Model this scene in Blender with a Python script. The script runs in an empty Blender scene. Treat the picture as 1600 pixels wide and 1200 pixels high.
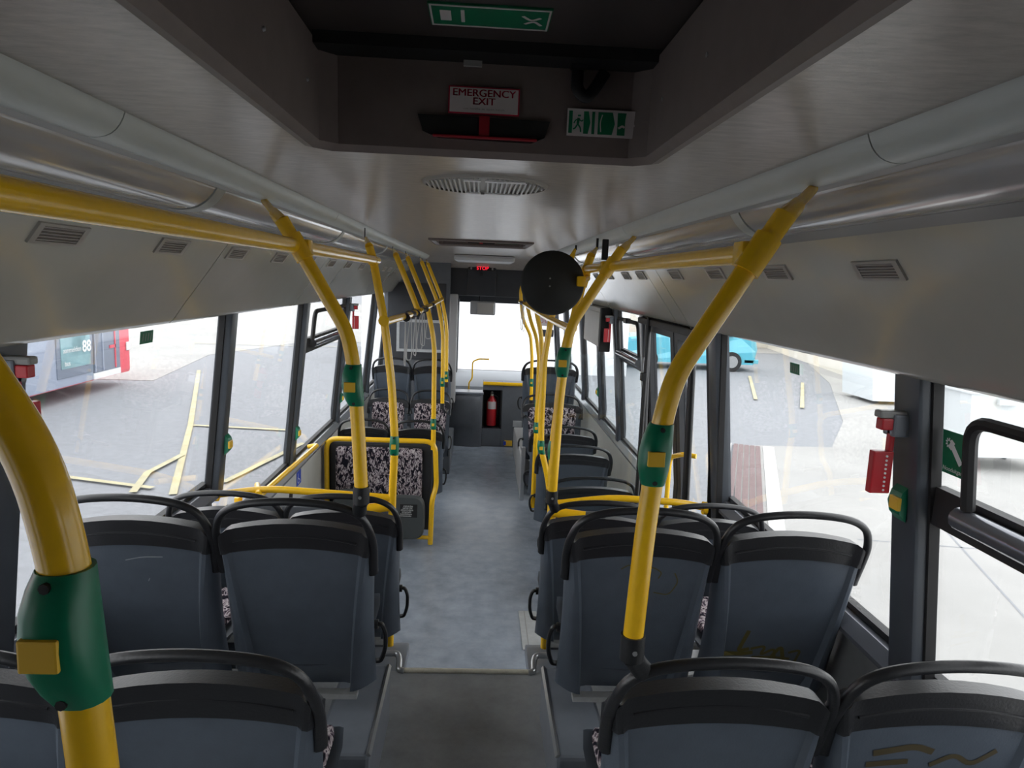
import bpy, bmesh, math, random
from mathutils import Vector, Matrix
random.seed(7)
S = bpy.context.scene
C = S.collection
PI = math.pi
# ------------------------------------------------------------------ camera
EYE = Vector((0, 0, 2.2))
FPX = 1100.0
def cam_axes(yaw, pitch, roll):
    f = Vector((math.sin(yaw)*math.cos(pitch), math.cos(yaw)*math.cos(pitch), math.sin(pitch)))
    r = Vector((math.cos(yaw), -math.sin(yaw), 0)); u = r.cross(f)
    c, s = math.cos(roll), math.sin(roll)
    return r*c + u*s, u*c - r*s, f
R_, U_, F_ = cam_axes(math.radians(2.9257), math.radians(-8.3658), math.radians(2.4))
cd = bpy.data.cameras.new('camera'); cam = bpy.data.objects.new('camera', cd); C.objects.link(cam)
cd.sensor_width = 36; cd.lens = 36*FPX/1600; cd.clip_start = 0.02; cd.clip_end = 300
cam.matrix_world = Matrix(((R_.x, U_.x, -F_.x, EYE.x), (R_.y, U_.y, -F_.y, EYE.y), (R_.z, U_.z, -F_.z, EYE.z), (0, 0, 0, 1)))
S.camera = cam
# ------------------------------------------------------------------ world: bright overcast sky
w = bpy.data.worlds.new('sky'); S.world = w; w.use_nodes = True
bg = w.node_tree.nodes['Background']; bg.inputs[0].default_value = (0.97, 0.985, 1.0, 1); bg.inputs[1].default_value = 2.6
S.view_settings.view_transform = 'Standard'; S.view_settings.look = 'None'
S.view_settings.exposure = 0.5; S.view_settings.gamma = 1.0; S.view_settings.use_curve_mapping = False
S.cycles.max_bounces = 10; S.cycles.diffuse_bounces = 6; S.cycles.glossy_bounces = 4; S.cycles.transparent_max_bounces = 16
S.cycles.transmission_bounces = 4; S.cycles.sample_clamp_indirect = 8
# ------------------------------------------------------------------ materials
def mat(name, col, rough=.5, metal=0., noise=None, bump=None, spec=.5, stretch=(1, 1, 1), coat=0., emit=0.):
    m = bpy.data.materials.new(name); m.use_nodes = True; nt = m.node_tree; b = nt.nodes['Principled BSDF']
    b.inputs['Base Color'].default_value = (*col, 1); b.inputs['Roughness'].default_value = rough
    b.inputs['Metallic'].default_value = metal; b.inputs['Specular IOR Level'].default_value = spec
    b.inputs['Coat Weight'].default_value = coat; b.inputs['Coat Roughness'].default_value = .1
    if emit:
        b.inputs['Emission Color'].default_value = (*col, 1); b.inputs['Emission Strength'].default_value = emit
    if noise or bump:
        tc = nt.nodes.new('ShaderNodeTexCoord'); mp = nt.nodes.new('ShaderNodeMapping'); mp.inputs['Scale'].default_value = stretch
        nt.links.new(tc.outputs['Object'], mp.inputs['Vector'])
    if noise:
        sc, amt = noise
        n = nt.nodes.new('ShaderNodeTexNoise'); n.inputs['Scale'].default_value = sc; n.inputs['Detail'].default_value = 6
        n.inputs['Roughness'].default_value = .65
        nt.links.new(mp.outputs[0], n.inputs['Vector'])
        r = nt.nodes.new('ShaderNodeValToRGB')
        r.color_ramp.elements[0].position = .3; r.color_ramp.elements[1].position = .72
        r.color_ramp.elements[0].color = (*[max(0, c*(1-amt)) for c in col], 1)
        r.color_ramp.elements[1].color = (*[min(1, c*(1+amt)) for c in col], 1)
        nt.links.new(n.outputs['Fac'], r.inputs[0]); nt.links.new(r.outputs[0], b.inputs['Base Color'])
    if bump:
        sc, st = bump
        n2 = nt.nodes.new('ShaderNodeTexNoise'); n2.inputs['Scale'].default_value = sc; n2.inputs['Detail'].default_value = 4
        nt.links.new(mp.outputs[0], n2.inputs['Vector'])
        bp = nt.nodes.new('ShaderNodeBump'); bp.inputs['Strength'].default_value = st; bp.inputs['Distance'].default_value = .002
        nt.links.new(n2.outputs['Fac'], bp.inputs['Height']); nt.links.new(bp.outputs[0], b.inputs['Normal'])
    return m
M = {}
M['yellow'] = mat('yellow_powder_coat', (.90, .53, .012), .26, noise=(30, .05), coat=.3)
M['black'] = mat('black_plastic', (.011, .012, .014), .42, bump=(180, .25))
M['cap'] = mat('seat_cap_plastic', (.014, .015, .018), .38, bump=(160, .3))
M['shell'] = mat('blue_grey_shell_plastic', (.076, .093, .118), .34, noise=(9, .12), bump=(220, .2))
M['pan'] = mat('seat_pan_plastic', (.05, .06, .075), .5)
M['metal'] = mat('galvanised_bar', (.55, .56, .55), .4, .6, noise=(20, .15))
M['green'] = mat('green_plastic', (.0, .17, .085), .35, noise=(12, .06))
M['button'] = mat('yellow_button', (.78, .47, .03), .45)
M['ceiling'] = mat('brushed_ceiling_panel', (.37, .335, .305), .28, noise=(38, .26), stretch=(.5, 1.5, 1), bump=(70, .2))
M['cove'] = mat('pale_cove_profile', (.50, .53, .51), .42, noise=(12, .07), stretch=(2, .4, 2))
M['diffuser'] = mat('glossy_lamp_cover', (.46, .44, .43), .16, noise=(14, .06), stretch=(2, .3, 2), coat=.7)
M['duct'] = mat('ivory_duct_cover', (.54, .53, .47), .2, noise=(3, .04), coat=.5)
M['lip'] = mat('grey_trim_profile', (.30, .30, .29), .4)
M['slot'] = mat('vent_louvre_grey', (.16, .14, .13), .6)
M['ventframe'] = mat('vent_surround', (.42, .40, .37), .45)
M['pillar'] = mat('blue_black_pillar', (.065, .074, .088), .3, noise=(6, .1))
M['rubber'] = mat('black_rubber', (.012, .012, .013), .6)
M['sill'] = mat('sill_profile', (.34, .36, .38), .22, .5)
M['sill_dark'] = mat('dark_sill_profile', (.20, .21, .24), .16, .5)
M['wall_pale'] = mat('pale_side_panel', (.50, .50, .46), .5, noise=(8, .05))
M['wall_grey'] = mat('grey_side_panel', (.13, .135, .14), .6, noise=(20, .1))
M['floor'] = mat('blue_grey_vinyl_floor', (.29, .33, .39), .26, noise=(7, .2), bump=(300, .15))
M['floor_up'] = mat('grey_vinyl_floor', (.27, .28, .29), .36, noise=(7, .22), bump=(300, .15))
M['boxgrey'] = mat('arch_box_vinyl', (.19, .21, .245), .32, noise=(10, .1))
M['alu'] = mat('aluminium_nosing', (.66, .63, .52), .4, .0, noise=(30, .15))
M['chrome'] = mat('dull_steel', (.52, .53, .54), .3, .8)
M['plate'] = mat('floor_plate', (.46, .48, .49), .4, .2, noise=(20, .1))
M['hatch'] = mat('hatch_moulding', (.175, .142, .132), .5, noise=(20, .08))
M['lid'] = mat('hatch_lid', (.055, .045, .043), .5)
M['white'] = mat('sticker_white', (.62, .56, .56), .5)
M['purewhite'] = mat('white_print', (.8, .8, .8), .5)
M['red'] = mat('red_plastic', (.50, .01, .02), .35)
M['brown'] = mat('faded_brown_marker', (.055, .042, .018), .6)
M['darkred'] = mat('dull_red_plastic', (.30, .008, .02), .45)
M['redtxt'] = mat('red_print', (.50, .01, .05), .5)
M['signgreen'] = mat('sign_green', (.0, .16, .07), .45)
M['darkpanel'] = mat('charcoal_panel', (.025, .028, .034), .5, noise=(10, .1))
M['midpanel'] = mat('grey_front_panel', (.11, .12, .135), .45, noise=(10, .08))
M['palepillar'] = mat('pale_grey_moulding', (.33, .33, .33), .5)
M['seatgrey'] = mat('flip_seat_grey', (.075, .085, .088), .55, bump=(150, .2))
M['scribble'] = mat('faded_olive_marker', (.085, .07, .014), .6)
M['scratch'] = mat('pale_scratch', (.22, .24, .26), .6)
M['led'] = mat('red_led', (1., .015, .04), .5, emit=1.0)
M['dash'] = mat('pale_dashboard', (.42, .45, .49), .5)
M['strap'] = mat('grey_strap', (.42, .42, .42), .4)
M['ext'] = mat('extinguisher_red', (.55, .01, .02), .3, coat=.5)
M['asphalt'] = mat('worn_asphalt', (.27, .28, .30), .9, noise=(9, .10), bump=(60, .4))
M['concrete'] = mat('pale_concrete', (.38, .375, .365), .85, noise=(.6, .10), bump=(30, .3))
M['linepaint'] = mat('faded_yellow_paint', (.50, .46, .30), .8, noise=(5, .15))
M['brick_brown'] = mat('rusty_grating', (.19, .13, .13), .7, noise=(30, .2))
M['kerb'] = mat('white_kerb', (.62, .62, .62), .8)
M['beige'] = mat('beige_render', (.72, .68, .60), .85, noise=(1.2, .07))
M['render'] = mat('white_render', (.85, .86, .88), .85, noise=(.8, .03))
M['busred'] = mat('bus_red_paint', (.75, .06, .09), .3, coat=.5)
M['busgrey'] = mat('bus_window_grey', (.16, .19, .25), .2, coat=.5)
M['busblue'] = mat('bus_blue_grey', (.30, .34, .43), .4)
M['teal'] = mat('advert_teal', (.20, .35, .38), .4, noise=(3, .3))
M['carblue'] = mat('sky_blue_car_paint', (.10, .48, .62), .3, coat=1)
M['carglass'] = mat('car_window', (.05, .07, .09), .1, coat=1)
M['tyre'] = mat('tyre_rubber', (.02, .02, .02), .8)
M['bin'] = mat('white_bin_plastic', (.70, .74, .76), .5)
M['binlid'] = mat('slate_bin_lid', (.16, .18, .25), .5)
M['mirrorback'] = mat('mirror_back', (.012, .014, .014), .6, noise=(40, .15))
M['blue'] = mat('blue_print', (.02, .06, .45), .5)
M['grille'] = mat('pale_grille', (.50, .50, .48), .4, noise=(20, .1))
M['lampwhite'] = mat('front_lamp_panel', (.62, .64, .66), .4)

def glass_mat(name, tint, refl=.5):
    m = bpy.data.materials.new(name); m.use_nodes = True; nt = m.node_tree
    nt.nodes.remove(nt.nodes['Principled BSDF']); out = nt.nodes['Material Output']
    t = nt.nodes.new('ShaderNodeBsdfTransparent'); t.inputs[0].default_value = (*tint, 1)
    g = nt.nodes.new('ShaderNodeBsdfGlossy'); g.inputs['Roughness'].default_value = .02
    fr = nt.nodes.new('ShaderNodeFresnel'); fr.inputs[0].default_value = 1.45
    mu = nt.nodes.new('ShaderNodeMath'); mu.operation = 'MULTIPLY'; mu.inputs[1].default_value = refl
    mx = nt.nodes.new('ShaderNodeMixShader')
    nt.links.new(fr.outputs[0], mu.inputs[0]); nt.links.new(mu.outputs[0], mx.inputs[0])
    nt.links.new(t.outputs[0], mx.inputs[1]); nt.links.new(g.outputs[0], mx.inputs[2]); nt.links.new(mx.outputs[0], out.inputs[0])
    return m
M['glass'] = glass_mat('window_glass', (.97, .975, .975), .3)
M['screen'] = glass_mat('screen_glass', (.93, .95, .95), .9)

def fabric_mat():
    m = bpy.data.materials.new('moquette_fabric'); m.use_nodes = True; nt = m.node_tree; b = nt.nodes['Principled BSDF']
    tc = nt.nodes.new('ShaderNodeTexCoord'); mp = nt.nodes.new('ShaderNodeMapping')
    mp.inputs['Scale'].default_value = (1.5, 1, .8); mp.inputs['Rotation'].default_value = (0, .5, 0)
    nt.links.new(tc.outputs['Object'], mp.inputs[0])
    n = nt.nodes.new('ShaderNodeTexNoise'); n.inputs['Scale'].default_value = 30; n.inputs['Detail'].default_value = 1.5
    n.inputs['Distortion'].default_value = .8
    nt.links.new(mp.outputs[0], n.inputs['Vector'])
    r = nt.nodes.new('ShaderNodeValToRGB'); cr = r.color_ramp; cr.interpolation = 'CONSTANT'
    cr.elements[0].position = 0; cr.elements[0].color = (.012, .011, .018, 1)
    cr.elements[1].position = .44; cr.elements[1].color = (.09, .07, .085, 1)
    for p, c in ((.49, (.30, .25, .27)), (.54, (.50, .45, .46)), (.60, (.12, .09, .12)), (.66, (.02, .018, .025))):
        e = cr.elements.new(p); e.color = (*c, 1)
    nt.links.new(n.outputs['Fac'], r.inputs[0]); nt.links.new(r.outputs[0], b.inputs['Base Color'])
    b.inputs['Roughness'].default_value = .95; b.inputs['Specular IOR Level'].default_value = .1
    return m
M['fabric'] = fabric_mat()

# ------------------------------------------------------------------ mesh helpers
def fillet(pts, rad=.05, n=5):
    pts = [Vector(p) for p in pts]; out = [pts[0]]
    for i in range(1, len(pts)-1):
        a, b, c = pts[i-1], pts[i], pts[i+1]
        d1, d2 = a-b, c-b; r = min(rad, d1.length*.45, d2.length*.45)
        p0 = b + d1.normalized()*r; p2 = b + d2.normalized()*r
        for k in range(n+1):
            t = k/n; out.append(p0*(1-t)**2 + b*2*t*(1-t) + p2*t*t)
    out.append(pts[-1]); return out
class MB:
    def __init__(s): s.v = []; s.f = []; s.smooth = False
    def add(s, vs, fs):
        o = len(s.v); s.v += [tuple(v) for v in vs]; s.f += [tuple(i+o for i in f) for f in fs]; return s
    def box(s, x0, x1, y0, y1, z0, z1, bev=0):
        if bev:
            bm = bmesh.new(); bmesh.ops.create_cube(bm, size=1)
            for v in bm.verts: v.co = Vector(((x0+x1)/2+v.co.x*(x1-x0), (y0+y1)/2+v.co.y*(y1-y0), (z0+z1)/2+v.co.z*(z1-z0)))
            bmesh.ops.bevel(bm, geom=bm.edges[:], offset=bev, segments=2, affect='EDGES', profile=.6)
            bm.verts.index_update()
            s.add([v.co.copy() for v in bm.verts], [[v.index for v in f.verts] for f in bm.faces]); bm.free(); return s
        v = [(x, y, z) for x in (x0, x1) for y in (y0, y1) for z in (z0, z1)]
        return s.add(v, [(0, 1, 3, 2), (4, 6, 7, 5), (0, 4, 5, 1), (2, 3, 7, 6), (0, 2, 6, 4), (1, 5, 7, 3)])
    def tube(s, pts, r, n=14, cap=True, rad=None, flat=1.0, up=None):
        pts = [Vector(p) for p in pts]
        if rad: pts = fillet(pts, rad)
        N = len(pts); rs = r if isinstance(r, (list, tuple)) else [r]*N
        if len(rs) != N: rs = [rs[0] + (rs[-1]-rs[0])*i/(N-1) for i in range(N)]
        t0 = (pts[1]-pts[0]).normalized()
        ref = Vector(up) if up else (Vector((0, 0, 1)) if abs(t0.z) < .9 else Vector((0, 1, 0)))
        a = (ref - t0*ref.dot(t0)).normalized(); vs = []
        for i, p in enumerate(pts):
            t = (pts[min(i+1, N-1)]-pts[max(i-1, 0)]).normalized()
            a = (a - t*a.dot(t)).normalized(); b = t.cross(a)
            for k in range(n):
                an = 2*PI*k/n; vs.append(p + a*math.cos(an)*rs[i] + b*math.sin(an)*rs[i]*flat)
        fs = [(i*n+k, i*n+(k+1) % n, (i+1)*n+(k+1) % n, (i+1)*n+k) for i in range(N-1) for k in range(n)]
        if cap: fs += [tuple(range(n-1, -1, -1)), tuple(range((N-1)*n, N*n))]
        s.smooth = True; return s.add(vs, fs)
    def prism(s, poly, axis, a, b):
        # poly: 2D points in the two remaining axes (order x,y,z without axis)
        n = len(poly)
        def P(p, t): return {'x': (t, p[0], p[1]), 'y': (p[0], t, p[1]), 'z': (p[0], p[1], t)}[axis]
        return s.add([P(p, a) for p in poly] + [P(p, b) for p in poly],
                     [tuple(range(n-1, -1, -1)), tuple(range(n, 2*n))] + [(i, (i+1) % n, n+(i+1) % n, n+i) for i in range(n)])
    def loft(s, secs, cap=True):
        n = len(secs[0]); vs = [p for sec in secs for p in sec]
        fs = [(i*n+k, i*n+(k+1) % n, (i+1)*n+(k+1) % n, (i+1)*n+k) for i in range(len(secs)-1) for k in range(n)]
        if cap: fs += [tuple(range(n-1, -1, -1)), tuple(range((len(secs)-1)*n, len(secs)*n))]
        return s.add(vs, fs)
    def lathe(s, prof, c, axis='z', n=20):
        vs = []
        for r, h in prof:
            for k in range(n):
                a = 2*PI*k/n; u, v = r*math.cos(a), r*math.sin(a)
                vs.append({'z': (c[0]+u, c[1]+v, c[2]+h), 'y': (c[0]+u, c[1]+h, c[2]+v), 'x': (c[0]+h, c[1]+u, c[2]+v)}[axis])
        m = len(prof); s.smooth = True
        return s.add(vs, [(i*n+k, i*n+(k+1) % n, (i+1)*n+(k+1) % n, (i+1)*n+k) for i in range(m-1) for k in range(n)] + [tuple(range(n)), tuple(range((m-1)*n, m*n))])
    def build(s, name, m, parent=None, smooth=None, origin=None):
        off = Vector((0, 0, 0))
        p = parent
        while p is not None: off += p.location; p = p.parent
        o3 = Vector(origin) if origin is not None else None
        me = bpy.data.meshes.new(name)
        base = off if o3 is None else o3
        me.from_pydata([tuple(Vector(v)-base) for v in s.v], [], s.f); me.validate()
        bm = bmesh.new(); bm.from_mesh(me); bmesh.ops.recalc_face_normals(bm, faces=bm.faces); bm.to_mesh(me); bm.free()
        if s.smooth if smooth is None else smooth:
            me.polygons.foreach_set('use_smooth', [True]*len(me.polygons))
            me.set_sharp_from_angle(angle=math.radians(42))
        me.materials.append(M[m] if isinstance(m, str) else m)
        o = bpy.data.objects.new(name, me); C.objects.link(o); o.parent = parent
        if o3 is not None: o.location = o3 - off
        return o
def tag(o, label=None, cat=None, group=None, kind=None):
    if label: o['label'] = label
    if cat: o['category'] = cat
    if group: o['group'] = group
    if kind: o['kind'] = kind
    return o
def empty(name, loc=(0, 0, 0), label=None, cat=None, group=None, kind=None):
    o = bpy.data.objects.new(name, None); C.objects.link(o); o.location = loc; o.empty_display_size = .1
    return tag(o, label, cat, group, kind)
def struct(o, label=None, cat=None):
    return tag(o, label, cat, kind='structure')
def copy_tree(o, parent=None):
    c = o.copy(); C.objects.link(c)
    if parent is not None: c.parent = parent
    for ch in list(o.children): copy_tree(ch, c)
    return c
def text(body, size, loc, rot, m, parent=None, name='lettering', align='CENTER', sx=1.0, bold=.0):
    cu = bpy.data.curves.new(name, 'FONT'); cu.body = body; cu.size = size; cu.align_x = align; cu.align_y = 'CENTER'
    cu.extrude = size*.01
    if bold: cu.offset = bold*size
    cu.materials.append(M[m])
    pass; cu.materials.append(M[m])
    tmp = bpy.data.objects.new(name, cu); C.objects.link(tmp); bpy.context.view_layer.update()
    me = bpy.data.meshes.new_from_object(tmp.evaluated_get(bpy.context.evaluated_depsgraph_get()))
    bpy.data.objects.remove(tmp)
    o = bpy.data.objects.new(name, me); C.objects.link(o); o.rotation_euler = rot; o.scale = (sx, 1, 1)
    off = Vector((0, 0, 0)); p = parent
    while p is not None: off += p.location; p = p.parent
    o.parent = parent; o.location = Vector(loc)-off
    return o
def ribbon(mb, pts, wd, place):
    # a flat painted line: pts are 2D, place() maps to 3D
    pts = [Vector(p) for p in pts]; pts = [Vector((p.x, p.y)) for p in fillet([(p[0], p[1], 0) for p in pts], .02, 4)]
    vs = []
    for i, p in enumerate(pts):
        t = (pts[min(i+1, len(pts)-1)]-pts[max(i-1, 0)]); t.normalize(); nrm = Vector((-t.y, t.x))*wd/2
        vs += [place(*(p+nrm)), place(*(p-nrm))]
    mb.add(vs, [(2*i, 2*i+1, 2*i+3, 2*i+2) for i in range(len(pts)-1)])

SILL_R, SILL_F, WY = 1.165, .885, 3.3     # sill height rear / front, y of the change
def wx(z): return 1.27 - .10*(max(z, 1.0)-1.0)   # glass plane, half width at height z

# ------------------------------------------------------------------ ground and surroundings
GZ = -.35
struct(MB().box(-70, 70, -30, 90, GZ-.3, GZ).build('ground', 'asphalt'), 'grey worn asphalt yard outside the bus windows', 'asphalt')
def slab(name, poly, z0, z1, m): return MB().prism(poly, 'z', z0, z1).build(name, m)
struct(slab('pavement', [(1.5, 3.4), (4.28, 11.2), (5.97, 11.24), (7.4, 13.6), (10.1, 19.5), (12.7, 26.9), (45, 27), (45, -12), (-.2, -12), (.2, 0)], GZ-.05, GZ+.012, 'concrete'),
       'pale concrete apron outside the kerb-side windows', 'pavement')
struct(slab('pavement', [(-7.2, 15.9), (-7.9, 21), (-6.5, 25.5), (-4, 27), (30, 30), (60, 60), (-60, 60), (-60, 13)], GZ-.05, GZ+.01, 'concrete'),
       'pale far part of the yard beyond the asphalt', 'pavement')
# slab joints in the apron
jt = MB()
for a, b in (((4.05, 6.9), (9.5, 6.0)), ((5.4, 7.7), (4.1, 4.0)), ((6.2, 9.7), (5.4, 7.7))):
    a, b = Vector((*a, 0)), Vector((*b, 0)); n = Vector((-(b-a).y, (b-a).x, 0)).normalized()*.012
    jt.add([(p.x, p.y, GZ+.014) for p in (a+n, b+n, b-n, a-n)], [(0, 1, 2, 3)])
tag(jt.build('slab_joints', 'asphalt'), 'thin dark joints in the pale concrete apron', 'joint', kind='structure')
lz = [GZ+.016]
for pts in (((-6.9, 17.7), (-4.6, 11.4), (-3.36, 7.8)), ((-4.55, 11.4), (-3.0, 11.25)), ((-2.98, 8.3), (-2.55, 10.4)), ((-5.2, 8.45), (-3.67, 8.0)),
            ((-3.95, 9.5), (-4.0, 8.6), (-3.8, 7.8)), ((6.55, 16.0), (8.1, 20.4)), ((7.2, 15.0), (9.2, 19.3)), ((-9.5, 24), (-4.2, 24.6))):
    lz[0] += .003; mb = MB(); ribbon(mb, pts, .085, lambda x, y: (x, y, lz[0]))
    struct(mb.build('marking_line', 'linepaint'), 'faded yellow parking line painted on the yard', 'marking')
# drainage grating
dr = empty('drain_grating', (3.9, 9.7, GZ), 'brown slatted drain grating with white kerb edge in the apron', 'drain')
d0, d1 = Vector((1.55, 3.6, 0)), Vector((4.5, 11.18, 0)); dd = (d1-d0); dn = Vector((dd.y, -dd.x, 0)).normalized()
for k in range(5):
    a = dn*(-.21+k*.086); b = a + dn*.07
    MB().prism([((d0+a).x, (d0+a).y), ((d1+a).x, (d1+a).y), ((d1+b).x, (d1+b).y), ((d0+b).x, (d0+b).y)], 'z', GZ+.0, GZ+.024).build('slat', 'brick_brown', dr)
for o_, w_ in ((.25, .17), (-.30, .06)):
    a = dn*o_; b = a+dn*w_
    MB().prism([((d0+a).x, (d0+a).y), ((d1+a).x, (d1+a).y), ((d1+b).x, (d1+b).y), ((d0+b).x, (d0+b).y)], 'z', GZ, GZ+.03).build('kerb_edge', 'kerb', dr)
# walls far outside
bl = empty('building', (1.5, 20, GZ), 'white rendered building straight ahead behind the windscreen', 'building')
MB().box(-3.2, 4.2, 19.5, 25, GZ, 7).build('wall_block', 'render', bl)
MB().box(-3.3, 4.3, 19.35, 25.1, 7, 7.25).build('parapet', 'render', bl)
bl = empty('boundary_wall', (13, 24, GZ), 'long beige rendered wall behind the pale blue car', 'wall')
MB().prism([(10.95, 17.6), (13.0, 31), (13.4, 31), (11.35, 17.6)], 'z', GZ, 3.2).build('wall_block', 'beige', bl)
MB().prism([(10.9, 17.55), (12.95, 31.05), (13.45, 31.05), (11.4, 17.55)], 'z', 3.2, 3.35).build('coping', 'beige', bl)
MB().box(5.7, 13.2, 31, 31.4, GZ, 3.2).build('wall_block', 'beige', bl)
# white skip beside wall
sk = empty('skip_container', (9.9, 17.4, GZ), 'white metal container against the beige wall end', 'container')
MB().prism([(9.3, -.25), (10.9, -.25), (11.0, .75), (9.2, .75)], 'y', 15.9, 17.3).build('body', 'bin', sk)
MB().box(9.15, 11.05, 15.85, 17.35, .75, .83, .02).build('rim', 'render', sk)
# wheeled bin
wb = empty('wheeled_bin', (8.3, 10.4, GZ), 'large white wheeled waste bin with slate lid on castors', 'bin')
MB().loft([[(7.35, 9.9, -.12), (8.75, 9.9, -.12), (8.75, 10.9, -.12), (7.35, 10.9, -.12)], [(7.2, 9.8, .85), (8.9, 9.8, .85), (8.9, 11, .85), (7.2, 11, .85)]]).build('body', 'bin', wb)
MB().box(7.13, 8.97, 9.74, 11.06, .85, .93, .02).build('rim', 'bin', wb)
MB().prism([(9.8, .93), (11.0, .93), (10.9, 1.1), (10.4, 1.22), (9.9, 1.08)], 'x', 7.2, 8.9).build('lid', 'binlid', wb)
for hx in (7.6, 8.3): MB().box(hx-.02, hx+.28, 9.72, 9.78, .70, .78, .01).build('handle', 'bin', wb)
for cx, cy in ((7.5, 10.0), (8.6, 10.0), (7.5, 10.8), (8.6, 10.8)):
    w_ = MB().box(cx-.03, cx+.03, cy-.04, cy+.04, -.25, -.12).build('castor', 'chrome', wb)
    MB().lathe([(.0, -.02), (.08, -.02), (.08, .02), (0, .02)], (cx, cy, -.27), 'x').build('wheel', 'tyre', w_)
# blue car
def make_car():
    x0, y0 = 5.1, 21.6; DX = -.55
    c = empty('car', (7.2, y0+.9, GZ), 'pale sky blue parked hatchback car seen through the middle door', 'car')
    prof = [(5.1, -.12), (5.08, .35), (5.3, .62), (6.0, .70), (6.7, 1.12), (8.2, 1.15), (8.9, .75), (9.3, .68), (9.38, .35), (9.3, -.12)]
    secs = []
    for yy, sh, zz in ((y0+.0, .12, .06), (y0+.08, 0, 0), (y0+1.6, 0, 0), (y0+1.7, .12, .06)):
        secs.append([(7.2+(p[0]-7.2)*(1-sh*.25), yy + (.12 if p[1] > .7 and yy < y0+.5 else (-.12 if p[1] > .7 else 0)), p[1]-(zz if p[1] > 0 else 0)) for p in prof])
    MB().loft(secs).build('body', 'carblue', c)
    MB().prism([(6.15, .72), (6.75, 1.04), (7.35, 1.06), (7.35, .72)], 'y', y0+.04, y0+.12).build('side_window', 'carglass', c)
    MB().prism([(7.42, .72), (7.42, 1.06), (8.1, 1.06), (8.6, .74)], 'y', y0+.04, y0+.12).build('side_window', 'carglass', c)
    for wx_ in (5.9, 8.55):
        for wy in (y0+.04, y0+1.6):
            w_ = MB().lathe([(0, -.1), (.31, -.1), (.31, .1), (0, .1)], (wx_, wy, GZ+.31), 'y', 24).build('wheel', 'tyre', c)
            MB().lathe([(0, -.11), (.19, -.11), (.19, -.09), (0, -.09)], (wx_, wy, GZ+.31), 'y', 16).build('hubcap', 'chrome', w_)
    MB().box(9.18, 9.36, y0+.1, y0+.4, .40, .52, .02).build('headlamp', 'purewhite', c)
    MB().box(8.95, 9.42, y0+.0, y0+1.7, -.08, .05, .02).build('bumper', 'carblue', c)
    c.location.x -= .6
    c.location.x += .6
    MB().box(6.9, 7.02, y0-.02, y0+.04, .5, .53).build('door_handle', 'chrome', c)
    c.location.x -= .6
make_car()
# red city bus on the left
rb = empty('city_bus', (-8.7, 10, GZ), 'red city bus with grey doors and teal advert window parked outside', 'bus')
BX = -7.5
MB().box(BX-2.4, BX, 4.2, 15.55, -.1, 2.8, .08).build('body', 'busred', rb)
MB().box(BX-.02, BX+.02, 4.4, 14.0, -.06, 2.4, .008).build('side_panel', 'busblue', rb)
g_ = MB().box(BX-.01, BX+.035, 12.8, 13.99, .10, 2.3, .01).build('window_surround', 'busgrey', rb)
MB().box(BX+.03, BX+.045, 12.92, 13.88, .27, 2.2).build('advert', 'teal', g_)
ORI = (PI/2, 0, PI/2)
text('aanmelden', .135, (BX+.05, 13.27, .60), ORI, 'purewhite', g_)
text('88', .30, (BX+.05, 13.75, .62), ORI, 'purewhite', g_, bold=.02)
text('bus', .13, (BX+.05, 13.1, .36), ORI, 'purewhite', g_)
d_ = MB().box(BX-.01, BX+.035, 14.02, 15.02, .06, 2.3, .01).build('door', 'busgrey', rb)
for a_ in (14.03, 14.32, 14.80): MB().box(BX+.03, BX+.05, a_, a_+.035, .09, 2.25).build('door_edge', 'busblue' if a_ < 14.5 else 'busred', d_)
MB().box(BX+.03, BX+.05, 14.6, 14.84, .50, .56).build('grab_bar', 'busred', d_)
MB().box(BX-.2, BX+.04, 13.99, 15.02, -.06, .06).build('step', 'purewhite', rb)
MB().box(BX+.0, BX+.03, 15.33, 15.5, .38, .56, .02).build('side_lamp', 'purewhite', rb)
for wx_, wy_ in ((-.12, 6.2), (-2.2, 6.2), (-2.2, 13.2), (-.3, 11.9)):
    MB().lathe([(0, -.12), (.45, -.12), (.45, .12), (0, .12)], (BX+wx_, wy_, GZ+.45), 'x', 24).build('wheel', 'tyre', rb)

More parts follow.
